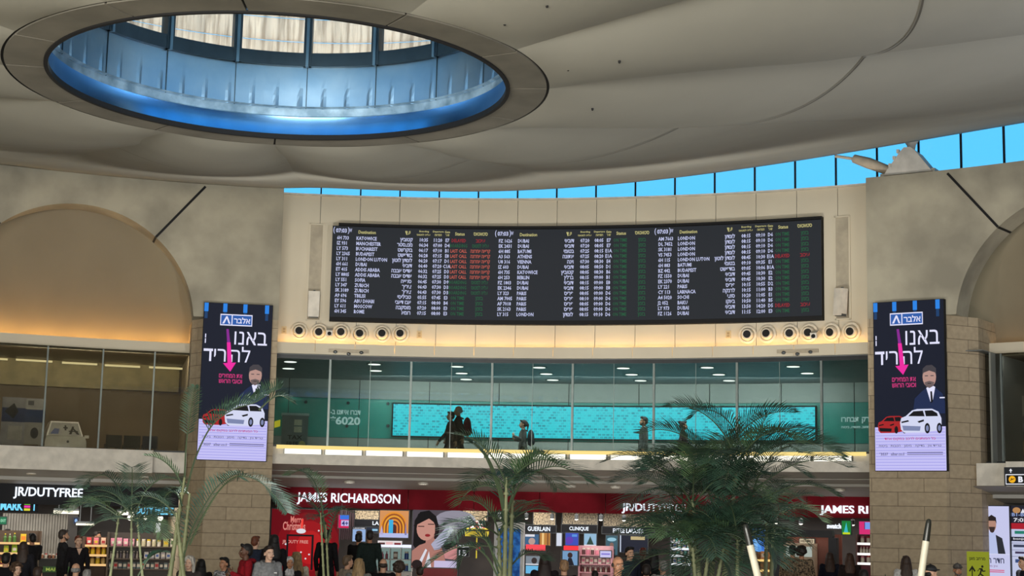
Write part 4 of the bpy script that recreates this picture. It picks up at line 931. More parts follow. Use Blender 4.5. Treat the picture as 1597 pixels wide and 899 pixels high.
# perfume counters
for px, R, bg, pcs, lb in (
    ((882, 832, 902, 851), 27.4, (60, 80, 190), [('o', .3, .6, .3, .3, (100, 60, 180)), ('r', .5, .1, .9, .3, (90, 150, 230))], 'violet-blue screen under the second name board'),
    ((911, 833, 930, 852), 27.4, (150, 190, 220), [('p', [(.2, .9), (.5, .2), (.8, .9)], (40, 70, 60)), ('r', 0, .9, 1, 1, WH)], 'pale blue screen with a dark tree shape'),
    ((945, 836, 963, 866), 27.3, (60, 96, 110), [('o', .5, .2, .4, .1, (150, 200, 220)), ('o', .5, .5, .18, .14, (130, 100, 90)), ('r', .2, .7, .8, 1, (30, 40, 50))], 'tall dim portrait screen under the widest name board'),
    ((966, 836, 1010, 862), 27.4, (20, 26, 46), [('r', .4, .05, .9, .25, (200, 180, 130)), ('r', .02, .0, .06, 1, (200, 210, 230))], 'wide dark display with a cream strip under the widest name board'),
    ((819, 834, 840, 852), 27.3, (60, 100, 140), [('r', 0, 0, .7, .2, WH), ('o', .5, .6, .25, .3, (190, 160, 150))], 'small screen with a white heading beside the blue kiosk'),
    ((842, 832, 858, 851), 27.3, (190, 130, 60), [('r', .2, .0, .4, 1, (250, 210, 140)), ('r', .7, .0, .85, 1, (130, 80, 40))], 'warm amber lit column of a perfume counter'),
    ((868, 832, 876, 852), 27.0, (220, 226, 240), [], 'narrow white light panel between two perfume counters'),
    ((876, 860, 902, 882), 25.4, (120, 160, 200), [('o', .5, .3, .15, .2, (60, 40, 40)), ('p', [(.3, 1), (.4, .5), (.6, .5), (.75, 1)], (30, 30, 40)), ('r', 0, 0, .05, 1, BK), ('r', .95, 0, 1, 1, BK)], 'framed pale screen with a dark standing figure'),
    ((936, 860, 953, 870), 25.3, (210, 206, 250), [('r', .1, .35, .9, .6, (140, 130, 220))], 'small lilac screen on the pink gondola'),
    ((820, 868, 842, 882), 25.2, (130, 140, 150), [('o', .6, .5, .2, .35, (60, 50, 50)), ('r', 0, .85, 1, 1, WH)], 'small grey portrait screen on a counter beside the kiosk'),
    ((820, 883, 840, 895), 25.1, (110, 190, 236), [], 'small sky-blue lit panel low beside the kiosk')):
    screen(px, R, lb, bg, pcs)
for px, c, lb in (((820, 850, 850, 859), (236, 70, 80), 'red lit counter edge beside the blue kiosk'), ((879, 852, 904, 860.5), (240, 50, 60), 'red lit counter edge under the violet screen'), ((911, 854, 935, 859), (236, 120, 160), 'pink lit counter edge under the tree screen'), ((937, 856, 953, 861), (130, 70, 236), 'violet light strip over the pink gondola')):
    p, rz, w, h = spot(*px, 26.6); r = thing('counter_light', lb, 'light', p, rz); m = MB(); m.bx(-w / 2, w / 2, 0, .12, 0, h); m.build('diffuser', emi_q(c, 1.1), r); m = MB(); m.bx(-w / 2 - .02, w / 2 + .02, .02, .5, -.06, 0); m.build('ledge', mq((40, 36, 38)), r)
def shelf_unit(px, R, rows, label, c, edge=None, depth=.45, backc=None, name='shelf_unit', cat='shelf'):
    """gondola standing on the floor: rows = heights (photo y) of the shelf boards; returns the boards for stocking"""
    p, rz, w, h = spot(*px, R); top = p.z + h; base = Vector((p.x, p.y, 0))
    r = thing(name, label, cat, base, rz); th = -rz
    m = MB(); m.bx(-w / 2, w / 2, depth - .04, depth, 0, top); m.build('back_panel', mq(backc or c), r)
    for s in (-1, 1): m = MB(); m.bx(s * w / 2 - .02, s * w / 2 + .02, 0, depth, 0, top); m.build('side_panel', mq(c), r)
    m = MB(); m.bx(-w / 2, w / 2, .02, depth, 0, .12); m.build('kick_base', mq(c), r)
    boards = []
    for y in rows:
        z = cyl((px[0] + px[2]) / 2, y, R)[1] + CAM_H
        m = MB(); m.bx(-w / 2 + .02, w / 2 - .02, 0, depth - .04, z - .03, z); b = m.build('shelf_board', mq(c), r)
        if edge: m = MB(); m.bx(-w / 2 + .02, w / 2 - .02, -.015, 0, z - .04, z + .015); m.build('edge_strip', edge, b)
        boards.append((base, rz, w, z))
    return boards
_PM = {}
def pack_mesh(kind):
    """products: body + cap or label band, one unit tall, 0.6 wide"""
    if kind in _PM: return _PM[kind]
    a, b = MB(), MB()
    if kind == 'bottle': a.lathe([(.17, 0), (.18, .03), (.18, .58), (.07, .74), (.065, .88)], 12); b.lathe([(.075, .88), (.075, 1.0)], 10)
    elif kind == 'jar': a.lathe([(.26, 0), (.28, .04), (.28, .7), (.22, .78)], 14); b.lathe([(.25, .78), (.25, 1.0)], 14)
    elif kind == 'bag':
        a.loft([[(x * sx, y * sy, z) for x, y in ((-.3, -.16), (.3, -.16), (.3, .16), (-.3, .16))] for z, sx, sy in ((0, .9, .9), (.12, 1.05, 1.1), (.5, 1.08, 1.2), (.86, 1, .5), (1.0, 1.02, .06))]); b.bx(-.2, .2, -.205, -.19, .28, .62)
    else: a.bx(-.3, .3, -.15, .15, 0, 1); b.bx(-.24, .24, -.156, -.15, .3, .75)
    _PM[kind] = (a, b); return _PM[kind]
_PO = {}
def product(kind, c, c2, glow=0):
    k = (kind, c, c2)
    if k not in _PO:
        a, b = pack_mesh(kind); A = a.build('body', mq(c, .4)).data; B = b.build({'bottle': 'cap', 'jar': 'lid'}.get(kind, 'label_patch'), mq(c2, .4)).data
        for o in [o for o in col.objects if o.data in (A, B)]: bpy.data.objects.remove(o)
        _PO[k] = (A, B)
    return _PO[k]
NAMES = {'bottle': 'bottle', 'jar': 'jar', 'bag': 'snack_bag', 'box': 'carton'}
CN = {}
def stock(board, x0, x1, h, kind, cols, label, group, gap=1.08, depth=.14, cat=None):
    """a row of single products on a board between fractions x0..x1 of its width; cols = list of (colour, colour2)"""
    base, rz, w, z = board; k = {'bottle': .38, 'jar': .58, 'bag': .64, 'box': .62}[kind]; pw = h * k * gap; n = max(1, int((x1 - x0) * w / pw))
    rot = Matrix.Rotation(rz, 4, 'Z')
    for i in range(n):
        x = -w / 2 + x0 * w + (x1 - x0) * w * (i + .5) / n; c = cols[i % len(cols)]
        A, B = product(kind, *c)
        q = base + (rot @ Vector((x, depth, 0))); q.z = z
        r = thing(NAMES[kind], label, cat or NAMES[kind].replace('_', ' '), q, rz + random.uniform(-.12, .12), group)
        s_ = h * random.uniform(.92, 1.04); r.scale = (s_, s_, s_)
        for nm, me in (('body', A), ({'bottle': 'cap', 'jar': 'lid'}.get(kind, 'label_patch'), B)):
            o = bpy.data.objects.new(nm, me); col.objects.link(o); o.parent = r
G, Y, RD, W_, PK, OR, BL, BR, LM = (70, 110, 50), (226, 190, 40), (190, 40, 40), (226, 216, 200), (216, 130, 150), (226, 130, 40), (60, 90, 160), (110, 70, 40), (180, 200, 60)
# cosmetics in the cabinet cells
for kk in range(2):
    bd = (CAB[0], CAB[1], CAB[2], CAB[4] + CAB[3] * kk / 2 + .013)
    for j, (kd, cs) in enumerate((('jar', [(W_, RD)]), ('bottle', [(PK, W_)]), ('box', [(BR, W_), (W_, PK)]), ('jar', [(BL, W_)]))):
        stock(bd, j / 4 + .03, (j + 1) / 4 - .03, .2, kd, cs, '%s in the %s row of the lit glass cabinet' % ({'jar': ('red-lidded white jar', 0, 0, 'white-lidded blue jar')[j], 'bottle': 'pink perfume bottle', 'box': 'small cosmetic carton'}[kd], ('lower', 'upper')[kk]), 'cosmetics in the glass cabinet, ' + ('lower', 'upper')[kk], 1.2, .25)
# pink gondola, right-hand stands
b1 = shelf_unit((903, 852, 953, 905), 26.0, (866, 880, 893), 'pink cosmetics gondola between the framed screen and the widest perfume counter', (196, 140, 150), None, .4, (206, 160, 166))
stock(b1[0], .05, .6, .17, 'jar', [((90, 60, 60), W_), (PK, W_)], 'small jar on the top board of the pink gondola', 'jars on the pink gondola'); stock(b1[1], .05, .95, .16, 'box', [(W_, PK), ((150, 90, 100), W_)], 'small carton on the middle board of the pink gondola', 'cartons on the pink gondola'); stock(b1[2], .05, .95, .16, 'bottle', [((120, 60, 60), W_), (W_, PK)], 'small bottle on the low board of the pink gondola', 'bottles on the pink gondola')
ed = emi_q((236, 240, 246), 1.1)
b2 = shelf_unit((1046, 834, 1078, 905), 26.6, (846, 856, 867, 880), 'bright cosmetics shelf half hidden behind the right palms', (60, 66, 70), ed, .4)
for i, bd in enumerate(b2): stock(bd, .05, .95, .15, ('bottle', 'box', 'jar', 'box')[i], [(W_, BL), ((120, 200, 190), W_)], ('white bottle', 'pale carton', 'pale jar', 'pale carton low down')[i] + ' on the bright shelf behind the palms', 'cosmetics on the bright shelf, board %d' % (i + 1))
b3 = shelf_unit((1336, 834, 1360, 905), 25.2, (848, 864, 879), 'brightly lit cosmetics shelf against the stone pier', (120, 80, 80), emi_q((255, 250, 244), 1.4), .4, (150, 60, 80))
for i, bd in enumerate(b3): stock(bd, .1, .9, .18, ('jar', 'bottle', 'jar')[i], [(W_, PK), (W_, RD)], ('jar on the top board', 'bottle on the middle board', 'jar on the low board')[i] + ' of the lit shelf against the pier', 'cosmetics on the lit shelf by the pier, board %d' % (i + 1))
b4 = shelf_unit((1180, 862, 1207, 905), 25.4, (874, 890), 'low golden-lit display counter behind the right palms', (110, 80, 50), emi_q((255, 214, 130), 1.0), .4, (180, 130, 70))
stock(b4[0], .1, .6, .22, 'box', [((226, 150, 90), W_), ((240, 190, 150), RD)], 'peach carton on the golden-lit counter', 'cartons on the golden-lit counter'); stock(b4[0], .65, .95, .24, 'bottle', [(OR, Y)], 'orange bottle on the golden-lit counter', 'orange bottles on the golden-lit counter')
screen((1174, 825, 1196, 861), 26.0, 'tall sky-blue lit screen behind the right palm', (90, 160, 240), [('r', .1, .05, .35, .95, (130, 190, 250)), ('r', .62, .1, .9, .95, (60, 120, 220))])
# dark portal with the cream boutique
p, rz, w, h = spot(1210, 827, 1298, 862, 25.2); top = p.z + h
r = thing('boutique_portal', 'wide dark portal frame of the small boutique under the red fascia', 'portal', Vector((p.x, p.y, 0)), rz)
m = MB(); m.bx(-w / 2, w / 2, 0, .3, top - .18, top); m.build('lintel', mq((34, 34, 44)), r)
for s in (-1, 1): m = MB(); m.bx(s * w / 2 - .1, s * w / 2 + .1, 0, .3, 0, top - .18); m.build('post', mq((34, 34, 44)), r)
m = MB(); m.bx(-w / 2, w / 2, 1.2, 1.25, 0, top - .1); m.build('back_wall', mq((120, 66, 50)), r)
p2, rz2, w2, h2 = spot(1222, 848, 1270, 872, 25.9)
r = thing('boutique_counter', 'cream lit counter inside the dark portal', 'counter', Vector((p2.x, p2.y, 0)), rz2)
m = MB(); m.bx(-w2 / 2, w2 / 2, 0, .4, 0, p2.z + h2); m.build('body', mq((200, 176, 150)), r); m = MB(); m.bx(-w2 / 2 + .06, w2 / 2 - .06, -.01, 0, p2.z + .05, p2.z + h2 - .08); m.build('lit_front', emi_q((190, 200, 190), .7), r)
screen((1247, 841, 1270, 848), 26.1, 'small cream HERMES name plate inside the dark portal', (206, 190, 160), [('t', 'HERMES', .08, .2, .92, .8, (60, 40, 30))], 'name_plate', cat='sign')
wall_sign('shop_sign', 'glowing white script sign reading swatch beside the green sign', [('swatch', 1290, 817, 1312, 825)], 25.3, E_sign, depth=.03)
screen((1313, 813, 1327, 834), 25.6, 'narrow green and yellow glowing sign near the stone pier', (30, 130, 60), [('p', [(.2, .9), (.5, .1), (.7, .9)], (60, 190, 200)), ('r', .1, .85, .9, 1, (200, 220, 40))], 'green_sign', cat='sign')
screen((1340, 814, 1358, 834), 24.6, 'pink sign with a pale blue square at the stone pier', (220, 50, 120), [('r', .5, .05, 1, .6, (120, 160, 240)), ('r', .45, .05, .5, .6, (40, 20, 60))], 'pink_sign', cat='sign')
for px in (779, 821, 861, 899, 937, 973, 1011, 1049, 1170, 1210, 1249, 1330):
    q = D(*[(cyl(px, 808 + (px - 779) * .02, 26.2)[0])], 26.2, cyl(px, 808 + (px - 779) * .02, 26.2)[1])
    r = thing('spotlight', 'small bright ceiling spotlight over the perfume counters', 'spotlight', q, -cyl(px, 808, 26.2)[0], 'spotlights over the perfume counters')
    m = MB(); m.lathe([(.05, .0), (.055, .12), (.02, .13), (.012, .13), (.012, .42)], 10); m.build('body', M_grey, r); m = MB(); m.ball((0, 0, 0), (.05, .05, .03), 8); m.build('bulb', M_down, r)

# ------------------------------------------------------------------ market under the left arch
for px, ln in (((84, 797, 123, 802), 1), ((182, 799, 216, 804), 1), ((119, 817, 147, 820), 1)):
    p, rz, w, h = spot(*px, 25.6); lb = {84: 'bright ceiling light bar over the market, left of the palm', 182: 'bright ceiling light bar over the market, behind the palm', 119: 'thin lower light bar deep in the market'}[px[0]]
    r = thing('light_bar', lb, 'ceiling light', p, rz); m = MB(); m.bx(-w / 2, w / 2, 0, .12, 0, h); m.build('diffuser', emi('bar_warm', (255, 246, 220), 1.6), r); m = MB(); m.bx(-w / 2, w / 2, .02, .1, h, h + .05); m.bx(-w * .3 - .01, -w * .3 + .01, .05, .07, h + .05, .60 + CAM_H - p.z); m.bx(w * .3 - .01, w * .3 + .01, .05, .07, h + .05, .60 + CAM_H - p.z); m.build('housing', M_grey, r)
for px, py in ((227, 807), (250, 809), (203, 808)):
    p, rz = on_wall(px, py, 25.0); r = thing('spotlight', 'round glowing spotlight over the market shelves beside the pier', 'spotlight', p, rz, 'spotlights over the market'); m = MB(); m.ball((0, 0, 0), .07, 8); m.build('bulb', M_down, r); m = MB(); m.lathe([(.05, .05), (.05, .14), (.01, .15), (.01, .4)], 10); m.build('body', M_grey, r)
m = MB(); p, rz, w, h = spot(4, 802, 116, 832, 28.6)
for i in range(26): m.bx(-w / 2 + w * i / 26, -w / 2 + w * (i + .72) / 26, 0, .05, -.6, h)
m.bx(-w / 2, w / 2, .05, .1, -.6, h); tag(m.build('slatted_wall', mq((150, 146, 138)), None, p, rz), 'pale slatted partition at the back of the market', 'partition')
m = MB(); p, rz, w, h = spot(107, 799, 121, 832, 27.0); p.z = 0; m.bx(-w / 2, w / 2, 0, .3, 0, 2.75); m.bx(-w / 2 - .03, w / 2 + .03, -.03, .33, 0, .15); tag(m.build('market_column', mq((50, 46, 44)), None, p, rz), 'dark square column at the back of the market', 'column')
screen((0, 807, 10, 818), 26.5, 'small green exit sign at the edge of the market', (30, 120, 80), [('t', 'EXIT', .1, .3, .9, .7, (170, 240, 200))], 'exit_sign', cat='sign')
screen((243, 816, 250, 831), 25.6, 'narrow bright white panel in the market beside the pier', (250, 250, 255), [], 'lit_board', cat='sign')
screen((115, 808, 122, 817), 26.8, 'small blue letter sign on the dark market column', (40, 50, 80), [('o', .5, .5, .3, .3, (150, 190, 240))], 'letter_sign', cat='sign')
warm = emi_q((255, 206, 140), .9)
bA = shelf_unit((-30, 828, 62, 905), 26.2, (847, 863, 882), 'low market shelf of green and yellow packs at the picture edge', (80, 62, 46), warm, .45)
stock(bA[0], .36, .6, .24, 'bottle', [(G, Y), ((90, 130, 60), W_)], 'green bottle on the top board of the edge market shelf', 'green bottles in the market'); stock(bA[0], .6, .82, .24, 'box', [(Y, OR), ((236, 206, 90), RD)], 'yellow carton on the top board of the edge market shelf', 'yellow cartons in the market'); stock(bA[1], .36, .64, .2, 'bag', [(LM, Y), ((160, 190, 50), W_)], 'lime snack bag on the middle board of the edge market shelf', 'lime bags in the market'); stock(bA[2], .33, .95, .2, 'box', [((120, 40, 40), Y), (BR, W_)], 'brown carton on the low board of the edge market shelf', 'brown cartons in the market')
p, rz, w, h = spot(60, 872, 112, 905, 24.6); top = p.z + h
r = thing('food_counter', 'dark food counter with a green lit front strip in the market', 'counter', Vector((p.x, p.y, 0)), rz)
m = MB(); m.bx(-w / 2, w / 2, 0, .5, 0, top); m.build('body', mq((38, 38, 36)), r); m = MB(); m.bx(-w / 2 + .1, w / 2 - .05, -.015, 0, top - .33, top - .19); m.build('front_strip', mq((60, 100, 50)), r); m = MB(); text_fit(m, 'MARKET', -w * .28, w * .36, top - .30, top - .22, -.018, .02); m.build('lettering', emi_q((170, 190, 90), .7), r)
cb = (Vector((p.x, p.y, 0)), rz, w, top); stock(cb, .05, .95, .12, 'jar', [((170, 120, 90), W_), (W_, RD), ((120, 70, 50), W_)], 'small food tub on the dark market counter', 'food tubs on the counter', 1.15, .2)
bB = shelf_unit((130, 838, 168, 905), 25.4, (851, 866, 881), 'narrow market shelf of red and yellow packs beside the person in a V-neck top', (84, 60, 44), warm, .45)
stock(bB[0], 0.05, .95, .2, 'bag', [(RD, W_), ((210, 100, 110), Y), ((226, 180, 150), RD)], 'red snack bag on the narrow market shelf', 'red bags in the market'); stock(bB[1], .05, .95, .2, 'jar', [((230, 160, 50), Y), (Y, OR)], 'yellow jar on the narrow market shelf, upper board', 'yellow jars, upper board'); stock(bB[2], .05, .95, .2, 'jar', [(Y, W_), ((210, 180, 110), BR)], 'yellow jar on the narrow market shelf, lower board', 'yellow jars, lower board')
bC = shelf_unit((168, 832, 287, 905), 25.0, (853, 872, 888), 'long market gondola behind the palm stems, full of pale packs', (74, 62, 52), None, .5, (60, 52, 46))
stock(bC[0], .02, .35, .2, 'bag', [(PK, W_), ((190, 120, 140), W_)], 'pink snack bag on the top board of the long gondola', 'pink bags on the gondola'); stock(bC[0], .36, .7, .18, 'jar', [(W_, Y), ((206, 196, 160), W_)], 'cream jar on the top board of the long gondola', 'cream jars on the gondola'); stock(bC[0], .71, .99, .2, 'box', [((200, 190, 120), Y), (W_, G)], 'pale carton on the top board of the long gondola', 'pale cartons on the gondola')
stock(bC[1], .02, .45, .18, 'bottle', [((150, 140, 130), W_), ((90, 84, 90), W_)], 'grey bottle on the middle board of the long gondola', 'grey bottles on the gondola'); stock(bC[1], .47, .98, .18, 'bag', [((200, 196, 190), BL), ((170, 166, 170), W_)], 'silver snack bag on the middle board of the long gondola', 'silver bags on the gondola'); stock(bC[2], .02, .98, .16, 'box', [((90, 110, 110), W_), ((180, 160, 150), RD), ((60, 70, 80), W_)], 'grey carton on the low board of the long gondola', 'grey cartons on the gondola')
bD = shelf_unit((287, 834, 305, 905), 22.4, (843, 853, 863, 874), 'black rack of white packets against the stone pier', (30, 28, 28), None, .3)
for i, bd in enumerate(bD): stock(bd, .05, .95, .1, 'bag', [(W_, BK), ((190, 196, 200), BK)], 'white packet on the black rack, %s board' % ('top', 'second', 'third', 'low')[i], 'white packets on the black rack, %s board' % ('top', 'second', 'third', 'low')[i], 1.1, .08)
# soffit lights of the market
for px, py in ((49, 736.5), (225, 746)):
    q = hit_z(px, py, .98); th = math.atan2(q.x - CX, q.y - CY)
    q = D(cyl(px, py, 21.7)[0], 21.7, .965); r = thing('soffit_downlight', 'round recessed downlight in the soffit above the black fascia', 'ceiling light', q, 0, 'market soffit downlights'); m = MB(); m.lathe([(.11, -.02), (.11, .03), (.08, .03), (.08, -.02)], 14); m.build('rim', M_white, r); m = MB(); m.lathe([(.08, -.02), (.08, .01)], 14); m.build('diffuser', M_lampy, r)
# ------------------------------------------------------------------ people
def remesh(mb, vox, smooth=4):
    me = bpy.data.meshes.new('form'); me.from_pydata(mb.v, [], mb.f); o = bpy.data.objects.new('form', me); col.objects.link(o)
    a = o.modifiers.new('r', 'REMESH'); a.mode = 'VOXEL'; a.voxel_size = vox; a.use_smooth_shade = True
    if smooth: b = o.modifiers.new('s', 'SMOOTH'); b.iterations = smooth; b.factor = .5
    dg = bpy.context.evaluated_depsgraph_get(); dg.update(); out = bpy.data.meshes.new_from_object(o.evaluated_get(dg))
    bpy.data.objects.remove(o); bpy.data.meshes.remove(me); return out
V = Vector
def limb(mb, pts, rs, n=10):
    mb.tube(pts, list(rs), n)
    for p, r in zip(pts, rs): mb.ball(p, r, 7)
def hand(mb, w, d, nrm, thumb, curl=.35):
    """palm, five bent fingers of unequal length, thumb from the side of the palm"""
    d = V(d).normalized(); nrm = (V(nrm) - d * V(nrm).dot(d)).normalized(); s = d.cross(nrm) * thumb; w = V(w)
    limb(mb, [w, w + d * .05, w + d * .088], [.024, .032, .030], 8)
    for k in (-1, 0, 1): limb(mb, [w + d * .03 + s * .012 * k, w + d * .085 + s * .022 * k], [.016, .0145], 6)
    for k, L in ((-1.5, .058), (-.5, .072), (.5, .078), (1.5, .070)):
        p = w + d * .088 + s * .0195 * k; a = curl; pts = [p]
        for i, f in enumerate((.45, .32, .23)):
            dd = d * math.cos(a) + nrm * math.sin(a); pts.append(pts[-1] + dd * L * f * 1.15); a += curl * 1.3
        limb(mb, pts, [.0095, .009, .0085, .0075], 6)
    p = w + d * .028 + s * .03; t1 = p + (d * .6 + s * .75 + nrm * .2).normalized() * .038; t2 = t1 + (d * .85 + s * .3 + nrm * .4).normalized() * .032
    limb(mb, [p, t1, t2], [.0135, .0115, .0095], 6)
def pose_joints(p):
    """shoulder, elbow, wrist, hand direction, palm normal for each arm; hip, knee, ankle, toe for each leg (front is -y)"""
    J = dict(arm={}, leg={}, dz=0)
    for s in (-1, 1):
        sh = V((s * .185, .01, 1.395))
        el, wr, hd, nm = V((s * .245, .035, 1.11)), V((s * .255, -.03, .87)), V((0, -.12, -1)), V((-s, 0, 0))
        if p == 'phone' and s == 1: el, wr, hd, nm = V((.235, -.02, 1.12)), V((.12, -.26, 1.24)), V((-.45, -.35, .6)), V((-.6, .6, 0))
        if p == 'phone' and s == -1: el, wr, hd, nm = V((-.24, -.01, 1.11)), V((-.09, -.25, 1.15)), V((.6, -.35, .35)), V((.3, .3, .9))
        if p == 'call' and s == 1: el, wr, hd, nm = V((.30, -.06, 1.17)), V((.16, -.10, 1.44)), V((-.35, .1, .9)), V((-1, 0, 0))
        if p == 'reach': el, wr, hd, nm = V((s * .24, -.14, 1.15)), V((s * .15, -.40, 1.14)), V((-s * .1, -1, -.1)), V((0, 0, -1))
        if p == 'walk': el, wr, hd, nm = V((s * .24, .02 + s * .1, 1.12)), V((s * .245, -.07 + s * .2, .90)), V((0, -.3 + s * .3, -1)), V((-s, 0, 0))
        if p == 'sit': el, wr, hd, nm = V((s * .235, .0, 1.12)), V((s * .13, -.24, 1.03)), V((-s * .5, -.8, -.1)), V((0, 0, -1))
        J['arm'][s] = (sh, el, wr, hd, nm)
        hp, kn, an = V((s * .092, .0, .91)), V((s * .105, -.015, .50)), V((s * .11, .02, .085)); toe = V((0, -1, 0))
        if p == 'walk': kn, an = V((s * .1, -.02 - s * .17, .51)), V((s * .1, .06 - s * .30, .10 if s > 0 else .13))
        if p == 'sit': kn, an = V((s * .13, -.44, .91)), V((s * .13, -.42, .49))
        J['leg'][s] = (hp, kn, an, toe)
    return J
_AR = {}
def archetype(p):
    if p in _AR: return _AR[p]
    J = pose_joints(p); sit = p == 'sit'
    b = MB()
    b.ball((0, .008, 1.632), (.077, .097, .092), 12); b.ball((0, -.03, 1.585), (.064, .072, .085), 12); b.ball((0, -.055, 1.525), (.045, .045, .038), 8); b.ball((0, -.07, 1.510), (.024, .026, .02), 8)
    b.tube([(0, -.094, 1.612), (0, -.112, 1.582), (0, -.118, 1.568), (0, -.092, 1.556)], [.008, .011, .015, .012], 8); b.ball((0, -.112, 1.568), .0155, 7)
    for s in (-1, 1):
        b.ball((s * .078, .012, 1.582), (.010, .02, .031), 8); b.ball((s * .033, -.086, 1.616), (.026, .016, .008), 7); b.ball((s * .046, -.066, 1.562), (.022, .022, .02), 7)
    b.ball((0, -.094, 1.535), (.024, .012, .009), 7)
    limb(b, [(0, .018, 1.36), (0, .012, 1.45), (0, .0, 1.55)], [.075, .056, .054], 12)
    rings = lambda L: [[(w * math.cos(a), y + d * math.sin(a), z) for a in [2 * PI * i / 20 for i in range(20)]] for z, w, d, y in L]
    T = [(.86, .150, .105, .0), (.95, .158, .108, 0), (1.06, .135, .092, 0), (1.20, .150, .102, -.004), (1.32, .165, .098, .0), (1.39, .14, .075, .01), (1.42, .08, .06, .012)]
    b.loft(rings(T))
    for s in (-1, 1):
        sh, el, wr, hd, nm = J['arm'][s]; limb(b, [V((s * .11, .01, 1.38)), sh, (sh * .45 + el * .55) + V((0, 0, .0)), el, (el * .55 + wr * .45), wr], [.06, .052, .044, .038, .036, .026]); hand(b, wr, hd, nm, -s if p != 'x' else s)
        hp, kn, an, toe = J['leg'][s]; limb(b, [hp, (hp + kn) / 2, kn, kn * .6 + an * .4, an], [.082, .075, .056, .054, .04]); limb(b, [an + V((0, .02, -.03)), an + toe * .08 + V((0, 0, -.045)), an + toe * .15 + V((0, 0, -.055))], [.038, .034, .026], 8)
    body = remesh(b, .010, 3)
    t = MB(); T2 = [(.84, .172, .128, 0), (.95, .176, .128, 0), (1.06, .156, .114, 0), (1.20, .172, .124, -.004), (1.32, .188, .120, .0), (1.395, .165, .096, .01), (1.435, .095, .075, .014), (1.455, .074, .068, .012)]
    t.loft(rings(T2))
    for s in (-1, 1): sh, el, wr, hd, nm = J['arm'][s]; limb(t, [V((s * .11, .01, 1.375)), sh, (sh + el) / 2, el, (el + wr) / 2, wr - (wr - el).normalized() * .01], [.078, .074, .064, .056, .052, .042])
    top = remesh(t, .014, 4)
    c = MB(); c.v, c.f, c.m = list(t.v), list(t.f), list(t.m)
    if not sit: c.loft(rings([(.56, .205, .165, 0), (.72, .195, .15, 0), (.86, .182, .138, 0), (1.0, .172, .128, 0)]))
    coat = remesh(c, .016, 4)
    q = MB(); q.loft(rings([(.82, .160, .118, 0), (.90, .166, .122, 0), (1.0, .158, .118, 0)]))
    for s in (-1, 1): hp, kn, an, toe = J['leg'][s]; limb(q, [hp, (hp + kn) / 2, kn, (kn + an) / 2, an + V((0, 0, .02))], [.096, .092, .076, .072, .064])
    bottom = remesh(q, .016, 4)
    f = MB()
    for s in (-1, 1):
        an = J['leg'][s][2]; limb(f, [an + V((0, .035, -.03)), an + V((0, -.05, -.04)), an + V((0, -.16, -.05))], [.05, .048, .036], 8); f.box(an + V((0, -.055, -.072)), (.09, .27, .026))
    shoes = remesh(f, .014, 2)
    _AR[p] = dict(body=body, top=top, coat=coat, bottom=bottom, shoes=shoes, J=J); return _AR[p]
_HR = {}
